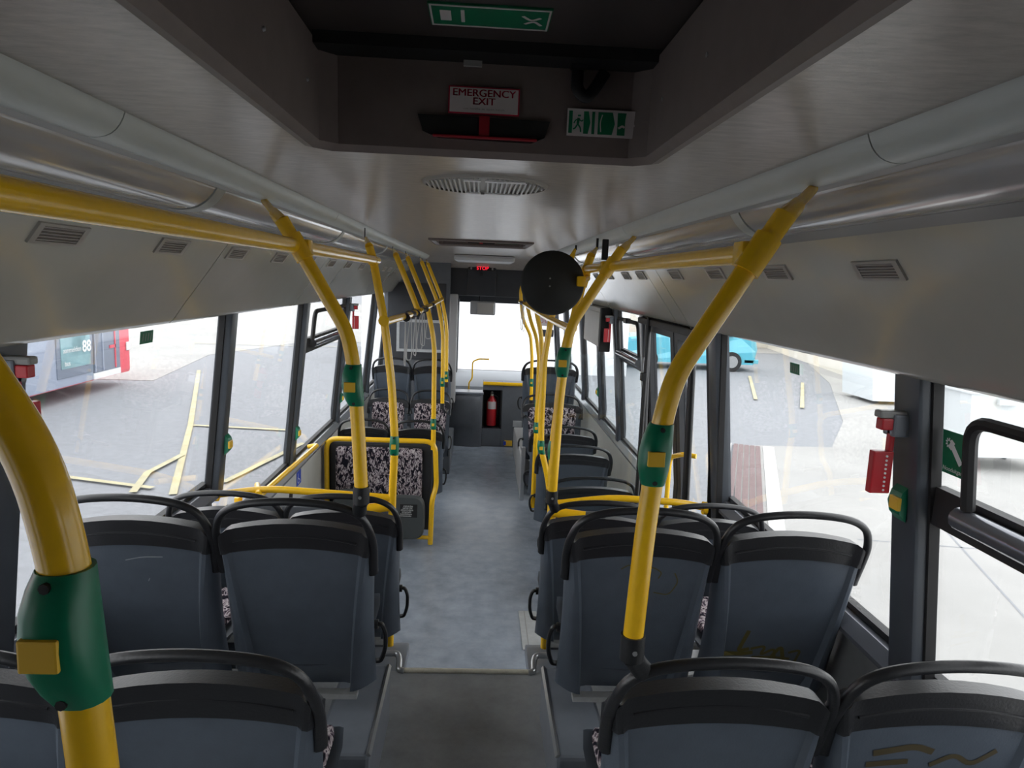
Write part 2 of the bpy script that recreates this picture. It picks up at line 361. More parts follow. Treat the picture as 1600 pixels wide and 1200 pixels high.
# ------------------------------------------------------------------ bus shell
struct(MB().box(-1.3, 1.3, 3.12, 11.1, -.12, 0).build('floor', 'floor'), 'blue grey low vinyl floor of the front saloon', 'floor')
rear = MB().box(-1.3, 1.3, -1.4, 2.78, -.12, .55)
struct(rear.build('floor', 'floor_up'), 'grey raised rear floor of the aisle behind the step', 'floor')
st = MB().box(-1.3, 1.3, 2.78, 3.12, -.12, .27)
struct(st.build('floor', 'floor_up'), 'middle step between the raised rear and the low floor', 'step')
for s_, nm in ((-1, 'left'), (1, 'right')):
    def X(a, b): return (min(s_*a, s_*b), max(s_*a, s_*b))
    wroot = empty('wall_'+nm, (s_*1.27, 4, 0), ('left' if s_ < 0 else 'right')+'-hand side wall of the bus under the windows', 'wall', kind='structure')
    MB().box(*X(1.24, 1.32), -1.4, WY, -.3, SILL_R-.03).build('rear_panel', 'wall_grey', wroot)
    if s_ < 0: MB().box(*X(1.24, 1.32), WY+.004, 11, -.3, SILL_F-.03).build('front_panel', 'wall_pale', wroot)
    else:
        MB().box(*X(1.24, 1.32), 4.86, 9.55, -.3, SILL_F-.03).build('front_panel', 'wall_pale', wroot)
        MB().box(*X(1.24, 1.32), 10.75, 11, -.3, SILL_F-.03).build('front_panel', 'wall_pale', wroot)
    # structure above the windows, closing the body behind the duct covers
    MB().prism([(s_*1.155, 1.99), (s_*1.20, 1.99), (s_*1.20, 2.75), (s_*1.155, 2.75)], 'y', -1.4, 11.1).build('header_panel', 'lip', wroot)
    # sills
    def sill(y0, y1, z, m, m2):
        t_ = empty('trim_sill', (s_*1.24, y0, z), None, None, None, 'structure')
        MB().prism([(s_*1.285, z+.012), (s_*1.235, z+.006), (s_*1.205, z-.03), (s_*1.205, z-.045), (s_*1.25, z-.06), (s_*1.30, z-.06)], 'y', y0, y1).build('sill_profile', m, t_)
        MB().box(*X(1.255, 1.285), y0, y1, z+.012, z+.03).build('rubber_seal', 'rubber', t_)
        return t_
    struct(sill(-1.4, WY, SILL_R, 'sill_dark', 0), 'glossy dark rear window sill on the %s side' % nm, 'sill')
    if s_ < 0: struct(sill(WY, 10.9, SILL_F, 'sill', 0), 'bright aluminium front window sill on the left side', 'sill')
    else: struct(sill(4.86, 9.5, SILL_F, 'sill', 0), 'bright aluminium front window sill on the right side', 'sill')
for s_ in (-1, 1): struct(MB().box(*sorted((s_*1.16, s_*1.30)), -1.4, -.6, SILL_R-.03, 2.0).build('wall_rear_side', 'wall_grey'), 'grey side panel beside the rear bench on the %s' % ('left' if s_ < 0 else 'right'), 'wall')  # added panels behind the camera, keeping rear daylight off the near ceiling
struct(MB().box(-1.3, 1.3, -1.5, -1.4, -.3, 2.8).build('wall_rear', 'wall_grey'), 'plain grey rear wall', 'wall')

def pillar(s, y0, y1, z0, label, m='pillar', pr=.052, z1=2.03):
    secs = []
    for z in (z0, 1.0, z1) if z0 < 1.0 else (z0, z1):
        g = wx(z); i = g-pr; r = .012
        poly = [(g+.015, y0), (i+r, y0), (i+.003, y0+.004), (i, y0+r), (i, y1-r), (i+.003, y1-.004), (i+r, y1), (g+.015, y1)]
        secs.append([(s*x, y, z) for x, y in poly])
    p = empty('pillar', (s*1.2, (y0+y1)/2, z0), label, 'pillar', None, 'structure')
    MB().loft(secs).build('cover', m, p, smooth=True)
    # rubber edges of the glass either side
    for ya, yb in ((y0-.014, y0), (y1, y1+.014)):
        MB().loft([[(s*(wx(z)+.005), ya, z), (s*(wx(z)-.02), ya+.004, z), (s*(wx(z)-.02), yb-.0, z), (s*(wx(z)+.005), yb, z)] for z in (z0, z1)]).build('rubber_edge', 'rubber', p)
    return p
PL = [(-.1, .1), (1.69, 1.81), (3.28, 3.36), (4.70, 4.78), (6.22, 6.32), (7.9, 8.02), (9.1, 9.25), (10.85, 11.0)]
ord_ = ['first', 'nearest', 'second', 'third', 'fourth', 'fifth', 'sixth', 'seventh']
for i, (a, b) in enumerate(PL):
    pillar(-1, a, b, SILL_R-.02 if b < WY+.2 else SILL_F-.02, 'blue black window pillar on the left side, %s one counted forward' % ord_[i])
PR = [(-.1, .1), (1.715, 1.83), (3.28, 3.40), (4.80, 4.90), (5.82, 5.94), (6.75, 6.85), (7.9, 8.02), (9.4, 9.55), (10.85, 11.0)]
ord_ = ['first', 'nearest', 'second', 'third', 'fourth', 'fifth', 'sixth', 'seventh', 'eighth']
for i, (a, b) in enumerate(PR):
    pillar(1, a, b, (0.05 if 3.2 < a < 4.9 else SILL_R-.02 if b < WY else SILL_F-.02), 'blue black window pillar on the right side, %s one counted forward' % ord_[i])
# window panes
nwin = [0]
def pane(s, y0, y1, z0, z1=2.02, hopper=None, label=None):
    nwin[0] += 1
    wn = empty('window_%d' % nwin[0], (s*1.22, (y0+y1)/2, z0), label or ('fixed side window pane on the %s, bay %d' % ('left' if s < 0 else 'right', nwin[0])), 'window', None, 'structure')
    MB().loft([[(s*wx(z), y0, z), (s*(wx(z)+.005), y0, z), (s*(wx(z)+.005), y1, z), (s*wx(z), y1, z)] for z in (z0, z1)]).build('pane', 'glass', wn)
    if hopper:
        ya, yb, zb, zt = hopper
        t_ = .022; i = .035
        def P(y, z): return (s*(wx(z)-i), y, z)
        fr = MB(); fr.tube(fillet([P(ya, zb+.01), P(ya, zt), P(yb, zt), P(yb, zb+.01)], .06), t_*.72, 8)
        fr.build('hopper_frame', 'rubber', wn)
        # horizontal transom
        zt2 = zb-.03
        MB().prism([(y0, zt2-.05), (y1, zt2-.05), (y1, zt2+.05), (y0, zt2+.05)], 'x', s*(wx(zt2)-.012), s*(wx(zt2)+.02)).build('transom', 'rubber', wn)
        MB().tube([(s*(wx(zt2)-.035), ya+.03, zt2+.01), (s*(wx(zt2)-.035), yb+.05, zt2+.01)], .028, 12).build('transom_rail', 'sill_dark', wn)
        MB().box(*sorted((s*(wx(zt)-.06), s*(wx(zt)-.02))), (ya+yb)/2-.05, (ya+yb)/2+.05, zt-.02, zt+.02, .005).build('catch', 'black', wn)
    return wn
for i in range(len(PL)-1):
    y0, y1 = PL[i][1], PL[i+1][0]; z0 = SILL_R+.01 if y0 < 3 else SILL_F+.01
    pane(-1, y0, y1, z0, hopper=(5.0, 6.1, 1.72, 1.93) if i == 3 else None)
pane(1, -.6, -.1, SILL_R+.01); pane(-1, -.6, -.1, SILL_R+.01)
for i in range(len(PR)-1):
    y0, y1 = PR[i][1], PR[i+1][0]
    if 3.3 < y0 < 4.7 or 9.4 < y0: continue
    z0 = SILL_R+.01 if y0 < 3 else SILL_F+.01
    pane(1, y0, y1, z0, hopper=(1.545, .35, 1.70, 1.925) if i == 0 else (5.0, 5.75, 1.66, 1.93) if i == 3 else None)
# middle door
def door_leaf(n, y0, y1, lab):
    d = empty('door_%d' % n, (1.25, (y0+y1)/2, 0), lab, 'door', None, 'structure')
    def bar(ya, yb, za, zb):
        return MB().loft([[(wx(z)-.03, ya, z), (wx(z)+.02, ya, z), (wx(z)+.02, yb, z), (wx(z)-.03, yb, z)] for z in ((za, 1.0, zb) if za < 1 < zb else (za, zb))]).build('stile' if zb-za > .5 else 'rail', 'darkpanel', d)
    bar(y0, y0+.07, -.3, 2.0); bar(y1-.07, y1, -.3, 2.0); bar(y0+.07, y1-.07, 1.9, 2.0); bar(y0+.07, y1-.07, -.3, -.15)
    MB().loft([[(wx(z), y0+.07, z), (wx(z)+.005, y0+.07, z), (wx(z)+.005, y1-.07, z), (wx(z), y1-.07, z)] for z in (-.15, 1.0, 1.9)]).build('pane', 'glass', d)
    return d
dl = door_leaf(1, 3.42, 4.08, 'rear glazed leaf of the middle door')
MB().tube([(1.20, 3.95, .55), (1.14, 3.95, .58), (1.14, 3.95, 1.22), (1.14, 3.70, 1.30), (1.20, 3.66, 1.30)], .014, rad=.06).build('grab_handle', 'yellow', dl)
dl = door_leaf(2, 4.10, 4.78, 'front glazed leaf of the middle door')
MB().tube([(1.20, 4.25, .55), (1.14, 4.25, .58), (1.14, 4.25, 1.35), (1.20, 4.25, 1.38)], .014, rad=.05).build('grab_handle', 'yellow', dl)
# swing-arm rods of the door
for y_, lb in ((3.62, 'rear'), (4.62, 'front')):
    o = MB().tube([(1.12, y_, 2.0), (1.15, y_, 1.0), (1.16, y_, .02)], .02, 10).build('door_shaft', 'black', None)
    tag(o, 'black upright shaft at the %s end of the middle door' % lb, 'shaft')
o = MB().box(1.085, 1.155, 3.42, 4.78, 1.95, 1.99, .006).build('trim_door_header', 'rubber'); struct(o, 'dark header box over the middle door', 'header')
door_leaf(3, 9.57, 10.83, 'glazed front entrance door')

ORDS = 'first second third fourth fifth sixth seventh eighth ninth tenth eleventh twelfth thirteenth fourteenth fifteenth'.split()
# ------------------------------------------------------------------ ceiling, ducts, lamps
ce = empty('ceiling', (0, 5, 2.45), 'brushed grey ceiling panels down the middle of the bus', 'ceiling', None, 'structure')
HX, HY0, HY1 = .345, .40, 1.455
MB().box(-.62, -HX, HY0-.1, 3.05, 2.45, 2.465).build('panel', 'ceiling', ce)
MB().box(HX, .62, HY0-.1, 3.05, 2.45, 2.465).build('panel', 'ceiling', ce)
MB().box(-HX, HX, HY1, 3.05, 2.45, 2.465).build('panel', 'ceiling', ce)
MB().box(-.62, .62, -1.4, HY0-.1, 2.45, 2.465).build('panel', 'ceiling', ce)
MB().box(-HX, HX, HY0-.1, HY0, 2.45, 2.465).build('panel', 'ceiling', ce)
MB().box(-.62, .62, 3.05, 4.65, 2.45, 2.465).build('panel', 'ceiling', ce)
MB().box(-.62, -HX, 4.65, 5.7, 2.45, 2.465).build('panel', 'ceiling', ce)
MB().box(HX, .62, 4.65, 5.7, 2.45, 2.465).build('panel', 'ceiling', ce)
MB().box(-.62, .62, 5.7, 8.4, 2.45, 2.465).build('panel', 'ceiling', ce)
cv = MB().prism([(8.4, 2.45), (8.75, 2.43), (9.05, 2.375), (9.16, 2.33), (9.16, 2.47), (8.4, 2.47)], 'x', -1.2, 1.2); cv.build('curved_panel', 'ceiling', ce, smooth=True)
struct(MB().box(-1.3, 1.3, -1.5, 11.2, 2.75, 2.8).build('roof', 'lip'), 'outer roof skin', 'roof')
def sweep(name, prof, s, segs, m, parent, gap=.004):
    for a, b in segs:
        mb = MB(); mb.prism([(s*x, z) for x, z in prof], 'y', a+gap/2, b-gap/2); mb.build(name, m, parent, smooth=True)
def arcpts(p0, p1, bulge, n=8):
    p0, p1 = Vector(p0), Vector(p1); d = p1-p0; nn = Vector((d.y, -d.x)).normalized()
    return [tuple(p0 + d*t + nn*bulge*4*t*(1-t)) for t in [k/n for k in range(n+1)]]
for s_, nm in ((-1, 'left'), (1, 'right')):
    e = empty('cove_profile', (s_*.63, 4, 2.42), 'rounded pale cove profile beside the ceiling panels on the %s' % nm, 'profile', None, 'structure')
    sec = arcpts((.597, 2.452), (.665, 2.408), .018, 8)
    prof = sec + [(.672, 2.415), (.672, 2.47), (.597, 2.47)]
    j0 = 1.25 if s_ < 0 else 1.12
    sweep('segment', prof, s_, [(-1.4, -.4), (-.4, j0), (j0, 3.05), (3.05, 5.0), (5.0, 7.0), (7.0, 8.4)], 'cove', e)
    MB().prism([(s_*.6725, 2.416), (s_*.7005, 2.409), (s_*.7005, 2.47), (s_*.6725, 2.47)], 'y', -1.4, 8.4).build('shadow_gap', 'lip', e)
    e = empty('ceiling_light', (s_*.76, 4, 2.38), 'long glossy tubular lamp cover along the %s side of the ceiling' % nm, 'light cover')
    sec = arcpts((.702, 2.409), (.822, 2.352), .022, 10)
    prof = sec + [(.83, 2.47), (.702, 2.47)]
    js = [-1.4, .2, 1.98, 3.7, 5.4, 7.1, 8.8]
    sweep('diffuser', prof, s_, [(a+(.035 if i else 0), b-.035) for i, (a, b) in enumerate(zip(js, js[1:]))], 'diffuser', e)
    sec2 = arcpts((.701, 2.4075), (.823, 2.3505), .0235, 10)
    sweep('end_collar', sec2 + [(.83, 2.468), (.701, 2.468)], s_, [(j-.033, j+.033) for j in js[1:-1]], 'cove', e)
    e = empty('trim_%d' % (1 if s_ < 0 else 2), (s_*1.0, 4, 2.2), 'sloping ivory air duct covers above the %s windows' % nm, 'duct cover', None, 'structure')
    MB().prism([(s_*.826, 2.352), (s_*.862, 2.335), (s_*.866, 2.345), (s_*.83, 2.365)], 'y', -1.4, 9.1).build('edge_profile', 'lip', e)
    prof = [(.864, 2.337), (.90, 2.278), (.95, 2.208), (1.0, 2.138), (1.045, 2.078), (1.075, 2.035), (1.092, 2.010), (1.108, 1.997), (1.135, 1.993), (1.16, 1.998), (1.165, 2.01),
            (1.13, 2.02), (1.10, 2.05), (.89, 2.345)]
    segs = [(-1.4, .55), (.55, 2.58), (2.58, 4.25), (4.25, 4.85), (4.85, 6.7), (6.7, 9.1)] if s_ < 0 else [(-1.4, .35), (.35, 3.62), (3.62, 3.86), (3.86, 5.85), (5.85, 7.5), (7.5, 9.1)]
    sweep('cover', prof, s_, segs, 'duct', e, .007)
    MB().box(*sorted((s_*.9, s_*.97)), -1.4, 9.1, 2.33, 2.35).build('backing', 'rubber', e)
    # small outlet vents
    nrm = Vector((.33, .24)).normalized()     # outward (into the bus) is -x,-z
    for k in range(-3, 12):
        yc = 1.60+.565*k
        if any(abs(yc-q) < .13 for a, b in segs for q in (a, b)): yc += .15
        if yc > 8: continue
        v = empty('air_vent', (s_*.92, yc, 2.26), 'small slotted air outlet, %s from the rear in the %s duct cover' % (ORDS[k+3], nm), 'air vent', 'air outlets along the duct covers')
        c0 = Vector((.914, 2.259)); tdir = Vector((.24, -.33)).normalized(); nd = Vector((-.81, -.588))
        def Q(a, y, h): p = c0 + tdir*a + nd*h; return (s_*p.x, y, p.y)
        def slabq(mb, a0, a1, y0, y1, h0, h1):
            mb.add([Q(a, y, h) for a in (a0, a1) for y in (y0, y1) for h in (h0, h1)], [(0, 1, 3, 2), (4, 6, 7, 5), (0, 4, 5, 1), (2, 3, 7, 6), (0, 2, 6, 4), (1, 5, 7, 3)])
        L = .095
        mb = MB(); slabq(mb, -.026, -.019, yc-L, yc+L, -.002, .006); slabq(mb, .019, .026, yc-L, yc+L, -.002, .006)
        slabq(mb, -.019, .019, yc-L, yc-L+.02, -.002, .006); slabq(mb, -.019, .019, yc+L-.02, yc+L, -.002, .006); mb.build('frame', 'ventframe', v)
        mb = MB(); slabq(mb, -.019, .019, yc-L+.02, yc+L-.02, -.002, .0015); mb.build('recess', 'slot', v)
        for q in range(5):
            a = -.0155+q*.0078; mb = MB(); slabq(mb, a-.0012, a+.0012, yc-L+.02, yc+L-.02, .0015, .005); mb.build('louvre', 'ventframe', v)

# ------------------------------------------------------------------ roof hatches
def hatch(name, y0, y1, lab, full):
    h = empty(name, (0, (y0+y1)/2, 2.45), lab, 'roof hatch')
    hw = HX
    def ring(x, ya, yb, z, c):   # chamfered rectangle
        return [(-x+c, ya, z), (x-c, ya, z), (x, ya+c, z), (x, yb-c, z), (x-c, yb, z), (-x+c, yb, z), (-x, yb-c, z), (-x, ya+c, z)]
    mb = MB(); mb.loft([ring(hw, y0, y1, 2.452, .03), ring(hw, y0, y1, 2.44, .03), ring(hw-.02, y0+.02, y1-.02, 2.434, .03), ring(hw-.034, y0+.034, y1-.034, 2.446, .03),
                        ring(hw-.03, y0+.05, y1-.028, 2.62, .03), ring(hw+.03, y0-.03, y1+.03, 2.625, .03), ring(hw+.03, y0-.03, y1+.03, 2.47, .03)], cap=False)
    mb.build('frame', 'hatch', h, smooth=True)
    MB().box(-hw-.02, hw+.02, y0-.02, y1+.02, 2.63, 2.66).build('lid', 'lid', h)
    MB().box(-hw+.03, hw-.03, y1-.10, y1-.03, 2.608, 2.63).build('seal', 'rubber', h)
    return h
h = hatch('roof_hatch', HY0, HY1, 'deep dark roof hatch with EMERGENCY EXIT sticker, directly overhead', True)
FY = HY1-.034   # inner front face of the well
def fq(mb, x0, x1, z0, z1, d, t=.001): mb.box(x0, x1, FY-d-t, FY-d, z0, z1)
FY -= .002
st_ = MB().box(-.072, .064, FY-.002, FY, 2.513, 2.563).build('sticker', 'redtxt', h); st_['label'] = 'white red-edged sticker reading EMERGENCY EXIT'
MB().box(-.0695, .0615, FY-.003, FY-.002, 2.5155, 2.5605).build('sticker_face', 'white', st_)
RX = (PI/2, 0, 0)
[text('EMERGENCY', .0185, (-.004+q, FY-.0034-abs(q)*.1, 2.551), RX, 'redtxt', st_, sx=1.15) for q in (-.0004, .0004)]
[text('EXIT', .0185, (-.004+q, FY-.0034-abs(q)*.1, 2.536), RX, 'redtxt', st_, sx=1.15) for q in (-.0004, .0004)]
text('use handle to open hatch', .0052, (-.004, FY-.0034, 2.5225), RX, 'lip', st_, sx=1.5)
# recessed grip with red bar under the sticker
gp = MB(); gp.lathe([(0, 0), (.001, 0)], (0, 0, 0)) if False else None
gp = MB(); gp.prism([(-.13, 2.508), (.125, 2.506), (.115, 2.475), (.09, 2.464), (-.09, 2.466), (-.12, 2.478)], 'y', FY-.004, FY+.001); gp.build('grip_recess', 'rubber', h)
gr = MB().box(-.1, .1, FY-.018, FY-.006, 2.466, 2.4705, .002).build('pull_bar', 'darkred', h)
MB().box(-.012, .008, FY-.014, FY-.004, 2.4715, 2.508).build('pull_bar_stem', 'darkred', gr)
# pictogram sign
sg = MB().box(.158, .300, FY-.002, FY, 2.483, 2.5335).build('escape_sign', 'white', h); sg['label'] = 'green and white escape pictogram sticker'
def spr(poly, m): MB().prism(poly, 'y', FY-.003, FY-.002).build('print', m, sg)
zb, zt = 2.4875, 2.529
spr([(.161, zb), (.168, zb), (.168, zt), (.161, zt)], 'signgreen')
spr([(.190, zb), (.199, zb), (.203, (zb+zt)/2), (.199, zt), (.190, zt)], 'signgreen')
spr([(.206, zb), (.2115, zb), (.2115, zt), (.206, zt)], 'signgreen')
spr([(.218, zb), (.246, zb), (.251, (zb+zt)/2), (.246, zt), (.218, zt)], 'signgreen')
spr([(.256, zb), (.271, zb), (.271, zb+.03), (.273, zt), (.256, zt)], 'signgreen')
spr([(.293, zb), (.2965, zb), (.2965, zt), (.293, zt)], 'signgreen')
man = MB()
for pts_, w_ in ((((.181, 2.522), (.1812, 2.519)), .006), (((.180, 2.516), (.1785, 2.505)), .005), (((.1785, 2.505), (.184, 2.498), (.185, 2.490)), .0028), (((.1785, 2.505), (.174, 2.497), (.170, 2.495)), .0028),
                 (((.180, 2.514), (.186, 2.510), (.189, 2.513)), .0022), (((.180, 2.514), (.174, 2.512), (.171, 2.506)), .0022)):
    ribbon(man, pts_, w_, lambda a, b: (a, FY-.0035, b))
man.build('running_figure', 'signgreen', sg)
wh = MB()
for pts_, w_ in ((((.224, 2.492), (.222, 2.510), (.226, 2.524)), .002), (((.258, 2.500), (.266, 2.505), (.270, 2.502)), .004), (((.280, 2.505), (.290, 2.507)), .004)):
    ribbon(wh, pts_, w_, lambda a, b: (a, FY-.0035, b))
wh.build('sign_detail', 'white', sg)
# lid sticker and buckle strap
ls = MB().box(-.098, .102, 1.19, 1.285, 2.6265, 2.6299).build('lid_sticker', 'signgreen', h); ls['label'] = 'long green and white sticker on the hatch lid'
for b_ in ((-.096, .100, 1.192, 1.196), (-.096, .100, 1.279, 1.283), (-.096, -.093, 1.196, 1.279), (.097, .100, 1.196, 1.279), (-.080, -.062, 1.215, 1.258), (-.046, -.040, 1.210, 1.262)):
    MB().box(b_[0], b_[1], b_[2], b_[3], 2.6255, 2.6265).build('print', 'white', ls)
mb = MB()
for pts_ in (((.055, 1.22), (.07, 1.24), (.085, 1.225)), ((.06, 1.255), (.075, 1.24), (.088, 1.26))): ribbon(mb, pts_, .006, lambda a, b: (a, b, 2.6258))
mb.build('print', 'white', ls)
MB().tube([(.172, FY-.01, 2.62), (.172, FY-.015, 2.565), (.190, FY-.018, 2.548), (.205, FY-.018, 2.565), (.225, FY-.01, 2.60)], .0075, 10, rad=.02, flat=1.6, up=(0, 1, 0)).build('pull_strap', 'black', h)
MB().box(.158, .188, FY-.03, FY-.004, 2.60, 2.628, .004).build('strap_anchor', 'black', h)
for sx_ in (-1, 1):
    for yy in (1.05, 1.3): MB().lathe([(0, 0), (.004, 0), (.003, .003), (0, .004)], (sx_*(HX-.0335), yy, 2.53), 'x', 10).build('screw', 'chrome', h)
MB().box(-.045, -.01, FY-.012, FY-.003, 2.598, 2.612).build('catch', 'lip', h)
FY0 = FY
h2 = hatch('roof_hatch', 4.65, 5.38, 'second roof hatch, further along the ceiling before the front lamp', False)
f2 = 5.38-.034-.003
MB().box(-.10, .10, f2-.004, f2, 2.46, 2.50).build('grip_recess', 'rubber', h2)
MB().box(-.012, .012, f2-.012, f2-.004, 2.458, 2.51).build('pull_bar', 'red', h2)
MB().box(.12, .27, f2-.003, f2, 2.465, 2.50).build('escape_sign', 'signgreen', h2)
for q in (.135, .165, .20, .235): MB().box(q, q+.008, f2-.004, f2-.003, 2.468, 2.497).build('print', 'white', h2)
# oval ceiling air grille
gr = empty('ceiling_grille', (.006, 1.95, 2.45), 'pale oval louvred air grille in the ceiling ahead of the hatch', 'air vent')
def ell(cx, cy, a, b, z, n=40): return [(cx+a*math.cos(2*PI*k/n), cy+b*math.sin(2*PI*k/n), z) for k in range(n)]
MB().loft([ell(.006, 1.93, .168, .175, 2.451), ell(.006, 1.93, .165, .172, 2.444), ell(.006, 1.93, .158, .165, 2.442)], cap=False).add(ell(.006, 1.93, .158, .165, 2.4475), [tuple(range(40))]).build('rim', 'ventframe', gr, smooth=True)
for k in range(26):
    xx = -.144+k*.012
    hh = .158*math.sqrt(max(0, 1-((xx-.006+.006)/.157)**2))
    if abs(k-12) < 1: continue
    MB().add([(xx-.0032-.02*.0, 1.93-hh, 2.4475), (xx+.0032, 1.93-hh, 2.4475), (xx+.0032, 1.93+hh, 2.4475), (xx-.0032, 1.93+hh, 2.4475),
              (xx-.0022, 1.93-hh, 2.4405), (xx+.0022, 1.93-hh, 2.4405), (xx+.0022, 1.93+hh, 2.4405), (xx-.0022, 1.93+hh, 2.4405)],
             [(0, 1, 2, 3), (4, 5, 6, 7), (0, 1, 5, 4), (1, 2, 6, 5), (2, 3, 7, 6), (3, 0, 4, 7)]).build('slat', 'grille', gr)
for yy in (1.79, 2.045):
    for xa, xb in ((-.048, -.006), (.004, .105)): MB().box(xa, xb, yy, yy+.026, 2.4385, 2.442).build('end_strip', 'purewhite', gr)

# ------------------------------------------------------------------ bus seats
def ztop(u): a = abs(u); return .902 - .035*a**2 - (.034*max(0, (a-.8)/.2)**2)
def hw(z):
    t = (z-.32)/.6
    return .227 + .012*t - .007*math.sin(t*PI)
def yb(u, z):    # rear surface depth
    y = (.92-z)*.20 - .02*math.sin(max(0, min(1, (z-.32)/.6))*PI)
    a = abs(u); t = max(0, min(1, (z-.29)/.58)); ub = ubound(z); dp = .010 + .026*(1-t)**1.5
    if a <= ub: y += dp*min(1, (ub-a)/.05)**.6 if a > ub-.05 else dp
    elif a > ub+.05: y += .055*((a-ub-.05)/(1-ub-.05))**1.6 if ub < .9 else .03*(a-ub)/(1-ub)
    if z < .36 and a <= ub: y += (.36-z)*.35
    return y
def ubound(z):
    t = max(0, min(1, (z-.29)/.58)); return .64 + .24*t**.8
def gmap(g, z):
    ub = ubound(z); a = abs(g)
    if a <= .74: v = a/.74*ub
    elif a <= .82: v = ub + (a-.74)/.08*.05
    else: v = ub+.05 + (a-.82)/.18*(1-ub-.05)
    return math.copysign(v, g)
US = [-1, -.97, -.93, -.88, -.82, -.78, -.74, -.70, -.6, -.4, -.2, 0, .2, .4, .6, .70, .74, .78, .82, .88, .93, .97, 1]
def shell_sheet(zlo, zhi_off, off, thick, nv=12):
    """closed solid following the back shell between zlo(u) and ztop(u)+zhi_off"""
    mb = MB(); n = len(US); back = []; front = []
    for j in range(nv+1):
        for g in US:
            z0_ = zlo(g) + (ztop(g)+zhi_off-zlo(g))*j/nv; u = gmap(g, z0_)
            z = zlo(u) + (ztop(u)+zhi_off-zlo(u))*j/nv
            x = hw(min(z, .92))*u*(1+off*1.5)
            y = yb(u, z) - off
            back.append((x, y, z)); yf = (.92-z)*.20 - .02*math.sin(max(0, min(1, (z-.32)/.6))*PI)+.045
            front.append((x, max(yf, y+.003)+thick, z))
    def quads(o): return [(o+j*n+i, o+j*n+i+1, o+(j+1)*n+i+1, o+(j+1)*n+i) for j in range(nv) for i in range(n-1)]
    N = len(back); fs = quads(0) + quads(N)
    for i in range(n-1):
        fs.append((i, i+1, N+i+1, N+i)); fs.append((nv*n+i, nv*n+i+1, N+nv*n+i+1, N+nv*n+i))
    for j in range(nv):
        fs.append((j*n, (j+1)*n, N+(j+1)*n, N+j*n)); fs.append((j*n+n-1, (j+1)*n+n-1, N+(j+1)*n+n-1, N+j*n+n-1))
    mb.add(back+front, fs); mb.smooth = True; return mb
def handle_mb():
    pts = [(-.224, .062, .74), (-.231, .030, .82), (-.226, .0, .885), (-.198, -.022, .945), (-.13, -.034, .978), (0, -.038, .99), (.13, -.034, .978), (.198, -.022, .945), (.226, .0, .885), (.231, .030, .82), (.224, .062, .74)]
    P = []
    for i in range(len(pts)-1):      # Catmull-Rom
        p0, p1, p2, p3 = (Vector(pts[max(i-1, 0)]), Vector(pts[i]), Vector(pts[i+1]), Vector(pts[min(i+2, len(pts)-1)]))
        for k in range(5):
            t = k/5; P.append(.5*((2*p1)+(p2-p0)*t+(2*p0-5*p1+4*p2-p3)*t*t+(3*p1-p0-3*p2+p3)*t**3))
    P.append(Vector(pts[-1])); n_ = len(P)
    return MB().tube(P, [.0125+.009*abs(i/(n_-1)*2-1)**5 for i in range(n_)], 10, flat=.92, up=(0, -1, 0))
def make_seat(name, side):
    root = empty(name)
    shell_sheet(lambda u: .29+.02*abs(u)**3, 0, 0, 0).build('back_shell', 'shell', root)
    shell_sheet(lambda u: .828-.028*abs(u)**2, .006, .007, .006, 5).build('top_cap', 'cap', root)
    hd = handle_mb().build('handle', 'cap', root)
    # ridge on the cap
    rp = [(hw(.86)*u, yb(u, .86)-.006, ztop(u)-.034) for u in [k/8*.78 for k in range(-8, 9)]]
    MB().tube(rp, .004, 6).build('cap_ridge', 'cap', root)
    # padded front of the backrest
    mb = MB(); secs = []
    for z, w_, t in ((.43, .150, 0), (.45, .178, .022), (.60, .182, .034), (.80, .192, .032), (.845, .18, .018), (.868, .155, 0)):
        y0 = (.92-z)*.20 - .02*math.sin(max(0, min(1, (z-.32)/.6))*PI)+.046
        secs.append([(-w_, y0-.004, z), (-w_*.97, y0+t*.6, z), (-w_*.6, y0+t, z), (0, y0+t*.8, z), (w_*.6, y0+t, z), (w_*.97, y0+t*.6, z), (w_, y0-.004, z)])
    mb.loft(secs); mb.build('back_cushion', 'fabric', root, smooth=True)
    mb = MB(); secs = []
    for y, z, w_ in ((.13, .40, .185), (.30, .385, .195), (.48, .40, .195), (.55, .41, .185), (.57, .40, .17)):
        secs.append([(-w_, y, z+.03), (-w_*.9, y, z-.005), (0, y, z-.02), (w_*.9, y, z-.005), (w_, y, z+.03), (0, y, z+.02)])
    mb.loft(secs); mb.build('seat_pan', 'pan', root, smooth=True)
    mb = MB(); secs = []
    for y, z, w_ in ((.15, .42, .15), (.17, .452, .16), (.33, .448, .165), (.49, .46, .168), (.55, .452, .16), (.562, .425, .15)):
        secs.append([(-w_, y, z-.02), (-w_*.95, y, z-.004), (-w_*.5, y, z), (0, y, z-.004), (w_*.5, y, z), (w_*.95, y, z-.004), (w_, y, z-.02), (0, y, z-.03)])
    mb.loft(secs); mb.build('seat_cushion', 'fabric', root, smooth=True)
    MB().box(-.17, .17, .125, .16, .268, .286).build('crossbar', 'metal', root)
    MB().box(-.06, -.02, .14, .19, .0, .27, .006).build('leg', 'pan', root)
    MB().box(-.10, .02, .12, .34, .0, .012, .003).build('foot_plate', 'pan', root)
    if side:
        g_ = MB().tube([(side*.222, .150, .520), (side*.246, .145, .525), (side*.258, .150, .49), (side*.257, .160, .43), (side*.243, .165, .385), (side*.222, .170, .38)], .0075, 8, rad=.03, flat=1.3).build('side_grip', 'black', root)
        MB().lathe([(0, -.008), (.016, -.008), (.016, .008), (0, .008)], (side*.226, .150, .52), 'x', 10).build('grip_mount', 'black', g_)
    return root
